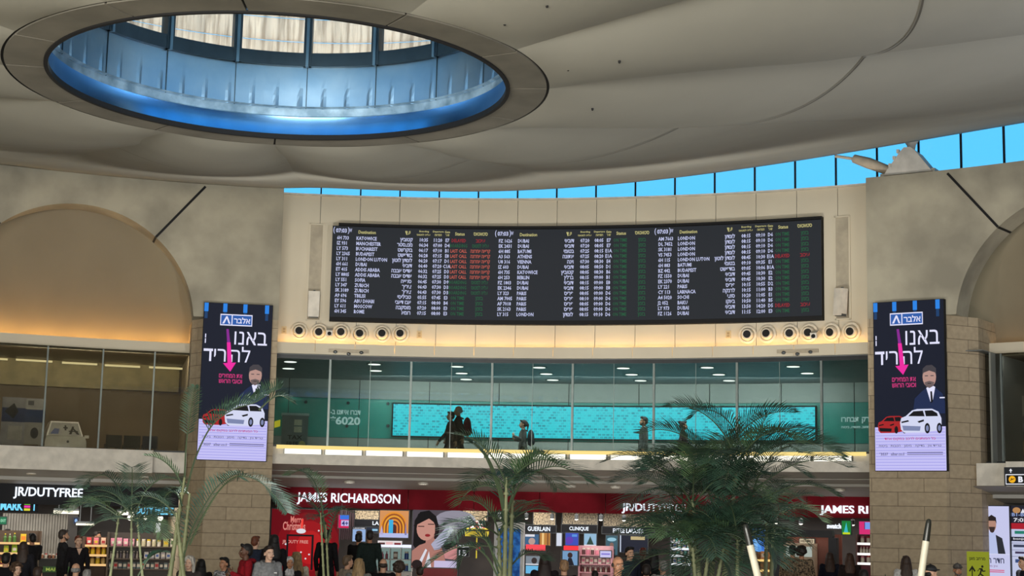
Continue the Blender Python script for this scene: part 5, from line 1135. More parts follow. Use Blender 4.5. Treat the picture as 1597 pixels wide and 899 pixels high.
def hair_mesh(kind):
    if kind in _HR: return _HR[kind]
    m = MB(); rnd = random.Random(3)
    cap = lambda g=1.0: (m.ball((0, .024, 1.648), (.086 * g, .100 * g, .090 * g), 12), m.ball((0, .05, 1.60), (.083 * g, .075 * g, .085 * g), 10), m.tube([(-.06, -.055, 1.70), (0, -.075, 1.712), (.06, -.055, 1.70)], .028, 8))
    if kind == 'short': cap()
    elif kind == 'fringe': m.ball((0, .055, 1.60), (.085, .065, .055), 10); [m.ball((s * .072, .02, 1.60), (.018, .05, .04), 7) for s in (-1, 1)]
    elif kind == 'quiff': cap(); m.ball((0, -.05, 1.72), (.06, .045, .03), 8)
    elif kind == 'long':
        cap(1.04); m.loft([[(w * math.cos(a), y + d * math.sin(a), z) for a in [2 * PI * i / 16 for i in range(16)]] for z, w, d, y in ((1.26, .10, .03, .115), (1.36, .13, .045, .10), (1.46, .11, .06, .07), (1.56, .098, .07, .04), (1.64, .086, .07, .03))])
        for s in (-1, 1): limb(m, [(s * .075, -.03, 1.66), (s * .09, -.01, 1.55), (s * .10, -.01, 1.42), (s * .10, -.03, 1.33)], [.022, .026, .028, .015], 8)
    elif kind == 'bun': cap(); m.ball((0, .11, 1.70), .05, 8)
    elif kind == 'tail': cap(); limb(m, [(0, .11, 1.66), (0, .15, 1.58), (0, .13, 1.42)], [.03, .036, .014], 8)
    elif kind == 'curly':
        cap(1.05)
        for i in range(70):
            a, e = rnd.uniform(.15, PI - .15) if i % 3 else rnd.uniform(0, 2 * PI), rnd.uniform(-.7, 1.5); x, y, z = math.cos(a) * math.cos(e), math.sin(a) * math.cos(e), math.sin(e)
            m.ball((x * .11, .03 + y * .10, 1.625 + z * .11), rnd.uniform(.022, .034), 5)
    elif kind == 'hood':
        m.ball((0, .035, 1.64), (.105, .115, .115), 12); m.ball((0, .06, 1.54), (.10, .085, .11), 10); limb(m, [(-.10, -.03, 1.45), (-.105, -.045, 1.58), (-.07, -.06, 1.70), (0, -.07, 1.735), (.07, -.06, 1.70), (.105, -.045, 1.58), (.10, -.03, 1.45)], [.03] * 7, 8)
    elif kind == 'cap':
        m.ball((0, .0, 1.665), (.088, .108, .075), 12); m.loft([[(x * .085, -.085 - math.sqrt(max(0, 1 - x * x)) * .085, 1.668 + dz - .02 * abs(x)) for x in [i / 5 - 1 for i in range(11)]] + [(.085, -.04, 1.668 + dz), (-.085, -.04, 1.668 + dz)] for dz in (-.006, .006)]); m.ball((0, 0, 1.742), .012, 6)
        m.ball((0, .06, 1.59), (.078, .05, .05), 8)
    elif kind == 'scarf':
        m.ball((0, .022, 1.645), (.09, .105, .095), 12); m.ball((0, .045, 1.55), (.088, .08, .11), 10); m.loft([[(w * math.cos(a), .012 + w * .85 * math.sin(a), z) for a in [2 * PI * i / 16 for i in range(16)]] for z, w in ((1.36, .15), (1.43, .11), (1.50, .085))])
    elif kind == 'beard': m.ball((0, -.06, 1.518), (.046, .042, .034), 8); [limb(m, [(s * .068, -.005, 1.57), (s * .056, -.04, 1.53), (0, -.085, 1.512)], [.012, .02, .022], 6) for s in (-1, 1)]
    elif kind == 'hoodroll': limb(m, [(-.10, -.05, 1.40), (-.115, .04, 1.45), (-.06, .12, 1.45), (0, .145, 1.44), (.06, .12, 1.45), (.115, .04, 1.45), (.10, -.05, 1.40)], [.022, .032, .042, .048, .042, .032, .022], 8)
    _HR[kind] = remesh(m, .010 if kind != 'curly' else .012, 2 if kind != 'curly' else 1); return _HR[kind]
def eye_meshes():
    if 'eye' not in _HR:
        for k, s in (('eye', -1), ('eye_r', 1)): m = MB(); m.ball((s * .031, -.088, 1.598), (.014, .010, .007), 8, 0); m.ball((s * .031, -.0945, 1.598), (.0065, .005, .0065), 6, 1); m.tube([(s * .014, -.098, 1.617), (s * .033, -.098, 1.622), (s * .052, -.085, 1.616)], .004, 6, 1); o = m.build('eye', [mq((220, 214, 206)), mq((30, 22, 18))]); _HR[k] = o.data; bpy.data.objects.remove(o)
        m = MB(); m.tube([(-.024, -.095, 1.535), (-.008, -.105, 1.538), (.008, -.105, 1.538), (.024, -.095, 1.535)], .005, 6); o = m.build('mouth', mq((140, 70, 66))); _HR['mouth'] = o.data; bpy.data.objects.remove(o)
SKINS = {'l': (206, 160, 132), 'm': (178, 128, 98), 'd': (92, 60, 44), 'p': (216, 176, 152)}
def with_mat(name, me, m_, parent):
    if not me.materials: me.materials.append(m_)
    o = bpy.data.objects.new(name, me); col.objects.link(o); o.parent = parent; o.material_slots[0].link = 'OBJECT'; o.material_slots[0].material = m_; return o
def pmat(c, c2=None): return mat('cloth_%d_%d_%d_%s' % (*c, c2), c, .85, c2=c2 or tuple(v * .82 for v in c), scale=22 if not c2 else 30, detail=3, spec=.15)
N_PEOPLE = []
def person(px, py, pose, H, deg, top, bottom, hair, hc, label, skin='m', coat=False, extra=(), top2=None, floor_z=None, R=None, dist=None):
    d = ray(px, py)
    if R is None:
        t = (dist / d.y) if dist else (H - CAM_H) / d.z
        md = (32.5 if 1335 < px < 1515 else 35.2 if 290 < px < 455 else 37.5 if px < 320 or px > 1200 else 39.8) - .75 * (len(N_PEOPLE) % 3)
        if pose == 'sit': md = min(md, 35 - 1.2 * (len(N_PEOPLE) % 3))
        if not dist and d.y * t > md: t = md / d.y; H = d.z * t + CAM_H
        q = d * t; loc = V((q.x, q.y, 0)); top_z = q.z + CAM_H
        nominal = 1.75
        base = 0
        sc_ = top_z / 1.738 if pose != 'sit' else None
        if pose == 'sit':
            sc_ = 1.0 * H / 1.30; base = H - 1.738 * sc_
    else:
        th, z = cyl(px, py, R); loc = D(th, R, 0); base = floor_z + CAM_H; sc_ = (z - floor_z) / 1.738
    loc.z = base
    N_PEOPLE.append((label[:34], round(loc.x, 1), round(loc.y, 1), round(sc_ * 1.738, 2)))
    A = archetype(pose); rz = -math.atan2(loc.x, loc.y) + R_(deg)
    r = thing('person', label, 'person', loc, rz); r.scale = (sc_, sc_, sc_)
    with_mat('body', A['body'], mat('skin_' + skin, SKINS[skin], .55, c2=tuple(v * .94 for v in SKINS[skin])), r)
    with_mat('coat' if coat else 'jacket', A['coat' if coat else 'top'], pmat(top, top2), r)
    with_mat('trousers', A['bottom'], pmat(bottom), r); with_mat('shoes', A['shoes'], mq((30, 28, 28)), r)
    if hair: with_mat({'cap': 'cap', 'hood': 'hood', 'scarf': 'headscarf'}.get(hair, 'hair'), hair_mesh(hair), mat('hair_%d_%d_%d' % hc, hc, .6, c2=tuple(v * .7 for v in hc), scale=40, stretch=(1, 1, .2)), r)
    for e in extra:
        if e == 'beard': with_mat('beard', hair_mesh('beard'), mq(hc), r)
        if e == 'hoodroll': with_mat('hood', hair_mesh('hoodroll'), pmat(top, top2), r)
        if e == 'tie':
            m = MB(); m.prism([(-.05, 1.42), (0, 1.20), (.05, 1.42)], -.135, -.118); m.build('shirt_front', mq((220, 214, 206)), r); m = MB(); m.prism([(-.012, 1.40), (.0, 1.20), (.012, 1.40)], -.14, -.13); m.build('tie', mq((150, 120, 70)), r)
        if e == 'vneck': m = MB(); m.prism([(-.06, 1.44), (0, 1.29), (.06, 1.44)], -.13, -.10); m.build('neckline', mat('skin_' + skin, SKINS[skin]), r)
        if e == 'zip': m = MB(); m.bx(-.006, .006, -.132, -.122, .86, 1.38); m.build('zip', mq((190, 190, 190)), r)
        if e == 'strap': m = MB(); m.tube([(.13, .06, 1.41), (.05, .128, 1.28), (-.08, .132, 1.08), (-.16, .09, .95)], .014, 6); m.build('bag_strap', M_black, r)
        if e == 'logo': m = MB(); m.bx(.05, .10, -.134, -.122, 1.27, 1.29); m.build('chest_logo', mq((226, 226, 226)), r)
    if abs((deg + 180) % 360 - 180) < 120:
        eye_meshes()
        for k in ('eye', 'eye_r', 'mouth'): o = bpy.data.objects.new('eye' if 'eye' in k else 'mouth', _HR[k]); col.objects.link(o); o.parent = r
    return r, loc, rz, sc_
def held_phone(P, label):
    r0, loc, rz, s = P; J = archetype('phone')['J']; w = J['arm'][1][2]
    q = V(loc) + (Matrix.Rotation(rz, 3, 'Z') @ (V((.05, -.315, 1.31)) * s)); r = thing('phone', label, 'phone', q, rz)
    m = MB(); m.box((0, 0, 0), (.075, .009, .15), 0, Matrix.Rotation(-.5, 3, 'X')); m.build('case', M_black, r); m = MB(); m.box((0, .006, 0), (.068, .002, .14), 0, Matrix.Rotation(-.5, 3, 'X')); m.build('screen', emi_q((120, 140, 170), .6), r)
def backpack(P, c, label):
    r0, loc, rz, s = P; q = V(loc) + (Matrix.Rotation(rz, 3, 'Z') @ V((0, .235 * s, 1.0 * s))); r = thing('backpack', label, 'backpack', q, rz); r.scale = (s, s, s)
    m = MB(); m.ball((0, 0, .2), (.16, .11, .25), 10); m.box((0, -.03, .15), (.28, .13, .32)); me = remesh(m, .016, 4); with_mat('bag', me, pmat(c), r)
    m = MB(); m.ball((0, .07, .10), (.11, .06, .12), 8); with_mat('front_pocket', remesh(m, .014, 3), pmat(tuple(v * .75 for v in c)), r)
    for k in (-1, 1): m = MB(); m.tube([(k * .09, -.09, .40), (k * .1, -.17, .43), (k * .1, -.27, .42)], .018, 6); m.build('strap', M_black, r)
BKc, NV, GY, DK, JE = (26, 26, 29), (28, 34, 52), (128, 130, 132), (40, 38, 40), (44, 52, 70)
DB, BN, BLN, GH, BLK = (38, 28, 24), (74, 50, 36), (176, 146, 104), (150, 148, 146), (22, 20, 20)
# gallery
g1 = person(715, 633, 'walk', 0, -90, (44, 38, 42), DK, 'fringe', GH, 'tall person with a red backpack walking in front of the turquoise screen', 'm', floor_z=1.25, R=23.0)
backpack(g1, (96, 34, 44), 'dark red backpack worn by the tall walker in the gallery')
person(703, 642, 'walk', 0, -80, (58, 42, 44), DK, 'short', DB, 'shorter person walking close in front of the backpack wearer in the gallery', 'm', True, floor_z=1.25, R=22.3)
g3 = person(816, 655, 'phone', 0, -90, (92, 92, 90), DK, 'tail', DB, 'person looking at a phone in front of the turquoise screen, bag behind', 'm', True, floor_z=1.25, R=25.6)
backpack(g3, (40, 48, 56), 'dark bag on the back of the phone user in the gallery')
person(1004, 650, 'stand', 0, -80, (96, 100, 98), DK, 'quiff', BLK, 'person in a grey jacket standing in front of the turquoise screen', 'm', extra=('beard',), floor_z=1.25, R=25.6)
person(1066, 657, 'walk', 0, 90, (66, 56, 56), DK, 'bun', DB, 'person passing the turquoise screen behind the palm fronds', 'm', floor_z=1.25, R=25.6)
# hall, market side
person(10, 862, 'sit', 1.33, 170, BKc, DK, 'short', BLK, 'seated person in black seen from behind at the picture edge', 'l')
person(27, 878, 'sit', 1.24, 20, (60, 50, 50), DK, 'curly', (84, 62, 46), 'seated person with big curly brown hair facing the hall', 'p')
person(60, 884, 'sit', 1.22, 160, (50, 44, 42), DK, 'short', (60, 44, 36), 'seated person with short brown hair in front of the food counter', 'l')
person(37, 845, 'stand', 1.58, 170, (34, 34, 40), DK, 'long', (60, 44, 36), 'long-haired person in a dark top at the edge market shelf, back turned', 'l')
person(51, 832, 'reach', 1.68, 200, (30, 30, 34), DK, 'short', BLK, 'dark-haired person in black leaning to the food counter', 'm')
person(100, 826, 'reach', 1.70, 100, (44, 44, 48), DK, 'short', (70, 60, 54), 'bearded person in a dark jacket beside the person in a V-neck top', 'l', extra=('beard',))
person(123, 835, 'stand', 1.64, 15, (28, 26, 30), BKc, 'tail', (120, 60, 40), 'person in a black V-neck top with red-brown hair by the market shelf', 'p', extra=('vneck',))
person(119, 878, 'sit', 1.26, 165, (40, 50, 76), DK, 'fringe', GH, 'seated grey-haired person in navy below the V-neck wearer', 'l')
person(136, 888, 'sit', 1.18, 175, (60, 60, 64), DK, 'short', GH, 'seated grey-haired person low in front of the narrow market shelf', 'l')
person(12, 825, 'stand', 1.70, 10, DK, DK, 'short', BLK, 'head above the green bottles at the back of the market', 'm', dist=42.4)
person(152, 829, 'stand', 1.70, 60, (60, 50, 46), DK, 'short', DB, 'head above the red bags at the back of the market', 'm', dist=42.6)
person(178, 831.5, 'stand', 1.66, -30, (50, 46, 50), DK, 'long', DB, 'long-haired head above the long gondola at the back of the market', 'l', dist=42.0)
person(296, 868, 'sit', 1.30, -20, (66, 60, 60), DK, 'hood', (210, 206, 198), 'seated person in a white woolly hood in front of the stone pier', 'p')
person(314, 872, 'sit', 1.28, 190, (38, 34, 38), DK, 'long', BLK, 'seated person with long black hair beside the white hood', 'm')
person(350, 869, 'sit', 1.28, -40, (190, 190, 196), DK, 'short', BLK, 'seated youngster in a black and white patterned top by the pier', 'm', top2=(30, 30, 36))
P = person(384, 848, 'phone', 1.72, -75, (138, 22, 34), DK, 'short', BLK, 'person in a red hooded jacket with a phone in front of the pier', 'd', extra=('hoodroll',))
held_phone(P, 'black phone held by the person in the red jacket')
person(399, 836, 'stand', 1.68, 150, (40, 48, 66), DK, 'short', (120, 66, 44), 'auburn-haired person in navy behind the red jacket', 'p')
person(420, 851, 'stand', 1.70, 25, GY, JE, 'short', DB, 'person in a light grey hooded sweatshirt beside the red jacket', 'p', extra=('hoodroll', 'logo'))
person(428, 834, 'stand', 1.66, 195, (24, 22, 26), DK, 'long', BLK, 'person with long black hair in a black coat behind the grey sweatshirt', 'm', True)
person(463, 861, 'sit', 1.34, 200, (206, 196, 176), DK, 'long', (170, 140, 100), 'fair-haired person in a cream jacket before the red festive panel', 'p')
person(452, 868, 'sit', 1.30, 10, (30, 28, 32), DK, 'scarf', (206, 206, 208), 'person in a white headscarf and black coat before the red festive panel', 'm', True)
person(511, 826, 'stand', 1.72, 150, (24, 24, 28), DK, 'short', BLK, 'tall person in a black coat at the edge of the red festive panel', 'm', True)
person(560, 831, 'reach', 1.70, 170, (22, 22, 25), DK, 'short', BLK, 'person in black stooping in front of the small portrait screen', 'm')
person(577, 827, 'stand', 1.74, 185, (30, 42, 40), DK, 'short', DB, 'person in dark green beside the orange arch display', 'm')
person(560, 871, 'sit', 1.30, 170, (120, 122, 120), DK, 'long', BLN, 'seated blond person in a grey jacket below the portrait screen', 'p')
person(543, 866, 'sit', 1.34, 120, (150, 140, 126), DK, 'short', (110, 90, 70), 'seated person in a beige jacket beside the blond one', 'l')
person(598, 871, 'sit', 1.32, 180, (22, 22, 25), DK, 'fringe', (60, 50, 44), 'balding person in black sitting before the glass cabinet', 'l')
person(622, 876, 'sit', 1.27, 190, (60, 54, 50), DK, 'curly', (60, 46, 38), 'seated person with dark curls before the glass cabinet', 'm')
person(655, 883, 'sit', 1.22, 185, (60, 46, 44), DK, 'short', (56, 40, 34), 'seated person with brown hair under the beauty poster', 'm')
# hall, middle
person(850, 865, 'sit', 1.33, 180, (32, 28, 32), DK, 'long', (44, 30, 28), 'person with long dark hair seated between the kiosk and the pink gondola', 'l')
person(880, 873, 'sit', 1.28, 185, BKc, DK, 'short', (166, 130, 96), 'sandy-haired person in black seated before the framed screen', 'l')
person(928, 890, 'sit', 1.16, 180, (20, 20, 24), DK, 'short', BLK, 'black-haired head low before the pink gondola', 'm')
person(964, 867, 'stand', 1.72, 20, (46, 46, 52), DK, 'fringe', (60, 50, 46), 'tanned person in a dark suit with an open collar facing the hall', 'm', extra=('tie',))
person(982, 853, 'stand', 1.74, 30, (28, 32, 48), DK, 'short', BLK, 'tall person in a navy jacket behind the suited one', 'l')
person(1003, 854, 'stand', 1.68, 170, (26, 24, 28), DK, 'tail', (110, 44, 36), 'red-haired person in black, back turned, beside the navy jacket', 'l')
person(1020, 856, 'stand', 1.66, 200, (24, 24, 27), DK, 'long', BLK, 'black-haired person in black beside the right palms', 'm')
person(1008, 880, 'sit', 1.26, 180, (36, 36, 42), DK, 'short', DB, 'dark-haired person seated in front of the red-haired one', 'l')
person(1034, 874, 'sit', 1.28, 200, (206, 204, 200), DK, 'short', GH, 'person in a white patterned top seated beside the right palms', 'l', top2=(120, 120, 124))
# hall, right
person(1236, 850, 'stand', 1.66, 180, (26, 26, 28), DK, 'short', BLK, 'person in a black and tan patterned coat under the dark portal, left of two', 'm', True, top2=(150, 130, 104))
person(1250, 852, 'stand', 1.66, 175, (30, 28, 28), DK, 'curly', DB, 'curly-haired person in a patterned coat under the dark portal, right of two', 'm', True, top2=(140, 120, 96))
person(1294, 862, 'stand', 1.60, 185, (30, 34, 48), DK, 'long', (70, 50, 42), 'long-haired person in navy before the green sign', 'l')
person(1325, 863, 'stand', 1.58, 185, (44, 36, 36), DK, 'long', (84, 60, 50), 'person with long brown hair before the pink sign', 'l')
person(1347, 888, 'sit', 1.18, 185, (40, 40, 44), DK, 'short', BLK, 'dark head low beside the shrub at the pier', 'm')
person(1413, 867, 'stand', 1.64, 185, (206, 204, 202), JE, 'long', (66, 50, 42), 'person in a white top with a black bag strap, back turned, at the pier', 'l', extra=('strap',))
person(1451, 881, 'stand', 1.66, 130, (24, 24, 27), DK, 'cap', (22, 22, 24), 'person in a black cap behind the black-tipped pole', 'l')
person(1493, 879, 'stand', 1.60, 20, (44, 42, 46), DK, 'cap', (96, 92, 90), 'person in a grey cap beside the yellow-green exit board', 'm', extra=('beard',))
person(1596, 868, 'stand', 1.72, -60, (30, 32, 44), DK, 'short', (60, 46, 40), 'person in navy at the very edge before the directory', 'l')
for n_ in N_PEOPLE: print('PERSON', *n_)
# chairs under the seated ones (below the picture)
ch0 = None
for o in [o for o in col.objects if o.name.startswith('person') and o.parent is None and any(c.data is archetype('sit')['bottom'] for c in o.children)]:
    s = o.scale[0]; zs = o.location.z + .82 * s; rz = o.rotation_euler[2]
    if ch0 is None:
        ch0 = r = thing('waiting_chair', 'black waiting chair under a seated traveller', 'chair', (0, 0, 0), 0, 'waiting chairs')
        m = MB(); m.bx(-.24, .24, -.42, .16, -.05, 0); m.build('seat', M_black, r); m = MB(); m.bx(-.22, .22, .17, .20, .0, .36); m.build('backrest', M_black, r)
        for x in (-.2, .2):
            for y in (-.36, .16): m = MB(); m.tube([(x, y, -.05), (x, y, -.42)], .015, 6); m.build('leg', M_grey, r)
        c = ch0
    else: c = copy_tree(ch0)
    c.location = (o.location.x, o.location.y, zs); c.rotation_euler[2] = rz; c.scale = (1, 1, zs / .42)

# ------------------------------------------------------------------ palms
M_leaf = mat('palm_leaf', (50, 76, 60), .5, c2=(34, 55, 45), scale=6, spec=.4); M_leaf2 = mat('palm_leaf_young', (74, 98, 64), .5, c2=(54, 78, 54), scale=6); M_stem = mat('palm_stem', (112, 116, 84), .6, c2=(88, 94, 66), scale=5); M_rach = mat('palm_rachis', (60, 74, 52), .5)
def frond(parent, pts, leaf, m_=None, n=44, start=.22, droop=.35, w=.0075, roll=0, rr=.011, rnd=random):
    """arching rib with narrow leaflets on both sides (world points)"""
    pts = [V(p) for p in pts]; P = []
    for i in range(len(pts) - 1):
        p0, p1, p2, p3 = pts[max(i - 1, 0)], pts[i], pts[i + 1], pts[min(i + 2, len(pts) - 1)]
        for k in range(8): t = k / 8; P.append(.5 * ((2 * p1) + (p2 - p0) * t + (2 * p0 - 5 * p1 + 4 * p2 - p3) * t * t + (3 * p1 - p0 - 3 * p2 + p3) * t ** 3))
    P.append(pts[-1]); m = MB(); m.tube(P, [rr * (1 - .8 * i / (len(P) - 1)) for i in range(len(P))], 5, 1)
    L = len(P) - 1; n = max(8, int(sum((P[i + 1] - P[i]).length for i in range(L)) * (1 - start) / .025))
    for i in range(n):
        f = start + (1 - start) * (i + .5) / n; q = f * L; a = min(int(q), L - 1); p = P[a].lerp(P[a + 1], q - a); t = (P[min(a + 1, L)] - P[max(a - 1, 0)]).normalized()
        up = V((0, 0, 1)); sd = t.cross(up); sd = sd.normalized() if sd.length > .05 else V((1, 0, 0)); nu = sd.cross(t).normalized()
        g = (f - start) / (1 - start); ll = leaf * (math.sin(PI * min(1, .18 + .82 * g)) ** .6 * .85 + .15) * rnd.uniform(.88, 1.1)
        for s in (-1, 1):
            s_ = sd * math.cos(roll) * s + nu * math.sin(roll)
            d = (s_ * .75 + t * .62 + nu * .30).normalized(); wd = w * rnd.uniform(.8, 1.2); dr = droop * rnd.uniform(.7, 1.4)
            b = p; c = p + d * ll * .5 + V((0, 0, -dr * ll * .12)); e = p + d * ll + V((0, 0, -dr * ll * .55)); wv = t.cross(d); wv = (t - d * t.dot(d)).normalized() * wd
            i0 = len(m.v); m.v += [tuple(b - wv * .4), tuple(b + wv * .4), tuple(c - wv), tuple(c + wv), tuple(e)]
            m.face((i0, i0 + 1, i0 + 3, i0 + 2)); m.face((i0 + 2, i0 + 3, i0 + 4))
    return m.build('frond', [m_ or M_leaf, M_rach], parent)
def auto_frond(parent, base, az, el, length, leaf, bend=1.5, **k):
    """rib leaving base at compass az (0 = to the right, 90 = away) and elevation el, bending down"""
    p = V(base); pts = [p.copy()]; n = 6; e = el
    for i in range(n):
        p = p + V((math.cos(az) * math.cos(e), math.sin(az) * math.cos(e), math.sin(e))) * (length / n); pts.append(p.copy()); e -= bend / n * (.5 + i / n)
    return frond(parent, pts, leaf, **k)
def palm(label, px, dist, stems, seed, n_f, length, leaf, top_y, explicit=(), el=(.5, 1.35), bend=1.5, base_dx=0, m_=None, extra_low=0, r0=.024):
    """clump: stems = list of (photo x at the bottom edge, photo x, y of the stem top)"""
    rnd = random.Random(seed); b0 = far(px, 899, dist); root = V((b0.x, b0.y, 0)); r = thing('palm', label, 'palm', root)
    def loc(p): return V(p) - root
    for j, (xb, xt, yt) in enumerate(stems):
        dd = dist + rnd.uniform(-.35, .35); a, c = far(xb, 899, dd), far(xt, yt, dd); g = a + (a - c) * ((a.z - 0) / max(c.z - a.z, .2)) * .4; g = V((root.x + (a.x - root.x) * .5, root.y + rnd.uniform(-.15, .15), 0))
        m = MB(); m.tube([loc(g), loc(a), loc(a.lerp(c, .55)), loc(c)], [r0 * 1.25, r0, r0 * .8, r0 * .5], 8)
        for k in range(6): q = a.lerp(c, k / 6) ; m.tube([loc(q - V((0, 0, .012))), loc(q + V((0, 0, .012)))], r0 * 1.12, 8)
        m.build('stem', M_stem, r, smooth=50)
        for i in range(n_f):
            az = 2 * PI * (i + rnd.random() * .7) / n_f + j * 1.1
            auto_frond(r, loc(c.lerp(a, .12 * rnd.random())), az, rnd.uniform(*el), length * rnd.uniform(.75, 1.1), leaf * rnd.uniform(.85, 1.1), bend * rnd.uniform(.8, 1.25), rnd=rnd, m_=m_ or (M_leaf if rnd.random() < .8 else M_leaf2), roll=rnd.uniform(-.25, .25))
        for i in range(extra_low):
            az = rnd.uniform(0, 2 * PI); auto_frond(r, loc(a.lerp(c, rnd.uniform(.2, .7))), az, rnd.uniform(.2, 1.1), length * rnd.uniform(.6, .9), leaf, bend * 1.2, rnd=rnd, m_=M_leaf)
    for path, lf, kw in explicit:
        frond(r, [loc(far(x, y, dist + dz)) for x, y, dz in path], lf, rnd=rnd, **kw)
    return r
palm('palm clump with drooping dark fronds in front of the market gondola', 195, 20, [(172, 186, 800), (205, 205, 790), (222, 214, 806)], 11, 5, .8, .30, 745, [
    ([(196, 800, 0), (188, 765, .1), (165, 742, .2), (138, 748, .35), (128, 762, .5)], .26, dict(n=30)), ([(212, 800, 0), (228, 765, -.1), (252, 747, -.2), (276, 748, -.3), (284, 754, -.3)], .26, dict(n=30)), ([(205, 800, 0), (190, 775, .2), (160, 772, .3), (140, 790, .4)], .24, dict(n=26)), ([(208, 802, 0), (225, 778, .2), (246, 772, .3), (258, 785, .4)], .24, dict(n=26)), ([(215, 899, -.3), (232, 872, -.3), (248, 862, -.2), (262, 862, -.1)], .12, dict(n=12, w=.04))], el=(.1, 1.2), bend=1.9, r0=.017)
palm('tall palm whose long frond arches across the stone pier', 270, 16, [(265, 288, 745), (282, 296, 770), (286, 275, 800)], 5, 1, .5, .22, 745, [
    ([(286, 870, 0), (300, 825, .1), (318, 790, .2), (340, 758, .3), (366, 741, .4), (372, 744, .4)], .30, dict(n=34, start=.1)), ([(296, 850, 0), (320, 800, -.1), (345, 762, -.2), (372, 743, -.4), (405, 752, -.5), (432, 778, -.6), (448, 800, -.7)], .30, dict(n=40, start=.35)),
    ([(290, 770, 0), (305, 715, .1), (330, 665, .1), (362, 640, .1), (398, 628, .1), (424, 612, .0), (438, 606, 0)], .30, dict(n=34, start=.3, roll=.5)), ([(288, 745, 0), (291, 690, 0), (298, 640, -.1), (304, 602, -.2)], .16, dict(n=16, start=.4)), ([(404, 640, .1), (424, 622, .1), (440, 618, .1), (456, 628, .1)], .22, dict(n=20, start=.1)), ([(284, 790, 0), (276, 770, .1), (262, 770, .2), (250, 790, .2)], .2, dict(n=20))])
palm('slender palm in front of the red festive wall', 508, 18, [(505, 500, 800), (512, 508, 815)], 8, 1, .5, .2, 735, [
    ([(507, 830, 0), (500, 780, 0), (488, 748, .1), (468, 735, .2), (448, 742, .3)], .22, dict(n=26, m_=M_leaf2)), ([(508, 840, 0), (498, 800, .1), (478, 778, .3), (452, 776, .5), (438, 790, .5)], .24, dict(n=26)), ([(510, 850, 0), (524, 800, .1), (540, 790, .3)], .12, dict(n=14))], r0=.014)
palm('palm with one bare arching stalk, in front of the blue kiosk', 790, 16, [(787, 790, 745), (795, 800, 760), (780, 778, 830)], 21, 4, .72, .33, 700, [
    ([(788, 800, 0), (778, 760, 0), (760, 715, .1), (742, 694, .2), (735, 692, .2)], .20, dict(n=14, start=.5, rr=.03)), ([(795, 790, 0), (812, 755, -.1), (840, 734, -.2), (872, 728, -.3), (905, 742, -.4), (914, 750, -.4)], .38, dict(n=42, start=.1)), ([(792, 800, 0), (808, 740, .1), (830, 715, .1), (850, 706, .2)], .3, dict(n=30, start=.15)),
    ([(786, 810, 0), (782, 770, .1), (776, 745, .2), (764, 742, .3)], .28, dict(n=26)), ([(778, 895, -.4), (760, 845, -.4), (738, 820, -.4), (712, 814, -.3), (692, 820, -.3)], .24, dict(n=34)), ([(776, 899, -.5), (760, 870, -.5), (738, 853, -.5), (708, 856, -.4), (680, 872, -.4), (664, 886, -.4)], .24, dict(n=34)), ([(784, 899, .2), (812, 868, .2), (836, 862, .3), (852, 874, .4)], .2, dict(n=24)), ([(782, 890, -.6), (768, 862, -.6), (756, 842, -.6), (738, 838, -.6)], .24, dict(n=24))], el=(.3, 1.3), bend=1.8, extra_low=1)
palm('big dense palm clump rising in front of the turquoise screen', 1120, 18, [(1090, 1080, 780), (1110, 1120, 730), (1130, 1150, 720), (1150, 1172, 770), (1085, 1068, 800)], 31, 7, 1.2, .46, 640, [
    ([(1150, 760, 0), (1160, 715, 0), (1145, 670, .1), (1120, 645, .2), (1092, 640, .3), (1078, 652, .3)], .34, dict(n=38)), ([(1150, 760, 0), (1175, 715, -.1), (1200, 680, -.1), (1235, 668, -.2), (1268, 670, -.2)], .34, dict(n=38, start=.1)), ([(1155, 740, 0), (1172, 700, 0), (1190, 660, .1), (1196, 650, .1)], .3, dict(n=28)), ([(1120, 740, 0), (1096, 710, .1), (1062, 700, .2), (1030, 715, .4), (1008, 735, .5)], .36, dict(n=40)), ([(1170, 790, 0), (1205, 770, -.1), (1250, 756, -.2), (1285, 762, -.3), (1306, 774, -.3)], .26, dict(n=30, start=.3)), ([(1085, 790, 0), (1050, 750, .1), (1015, 728, .2), (992, 730, .3)], .30, dict(n=36)), ([(1160, 760, 0), (1190, 725, .2), (1225, 722, .3), (1262, 745, .3)], .36, dict(n=38))], el=(.35, 1.35), bend=1.9, extra_low=3, r0=.03)
palm('lower palm filling the foot of the dense clump', 1105, 17, [(1084, 1080, 850), (1100, 1108, 840), (1120, 1130, 850), (1150, 1150, 840)], 41, 7, .8, .40, 800, [], el=(.3, 1.3), bend=1.9, extra_low=2, r0=.02)
palm('slim palm behind the leaning white post', 1196, 19, [(1194, 1196, 800), (1203, 1206, 815)], 51, 5, .8, .3, 770, [([(1197, 810, 0), (1205, 780, .1), (1228, 768, .2), (1250, 782, .2)], .26, dict(n=26))], el=(.3, 1.3), bend=1.9, r0=.025)
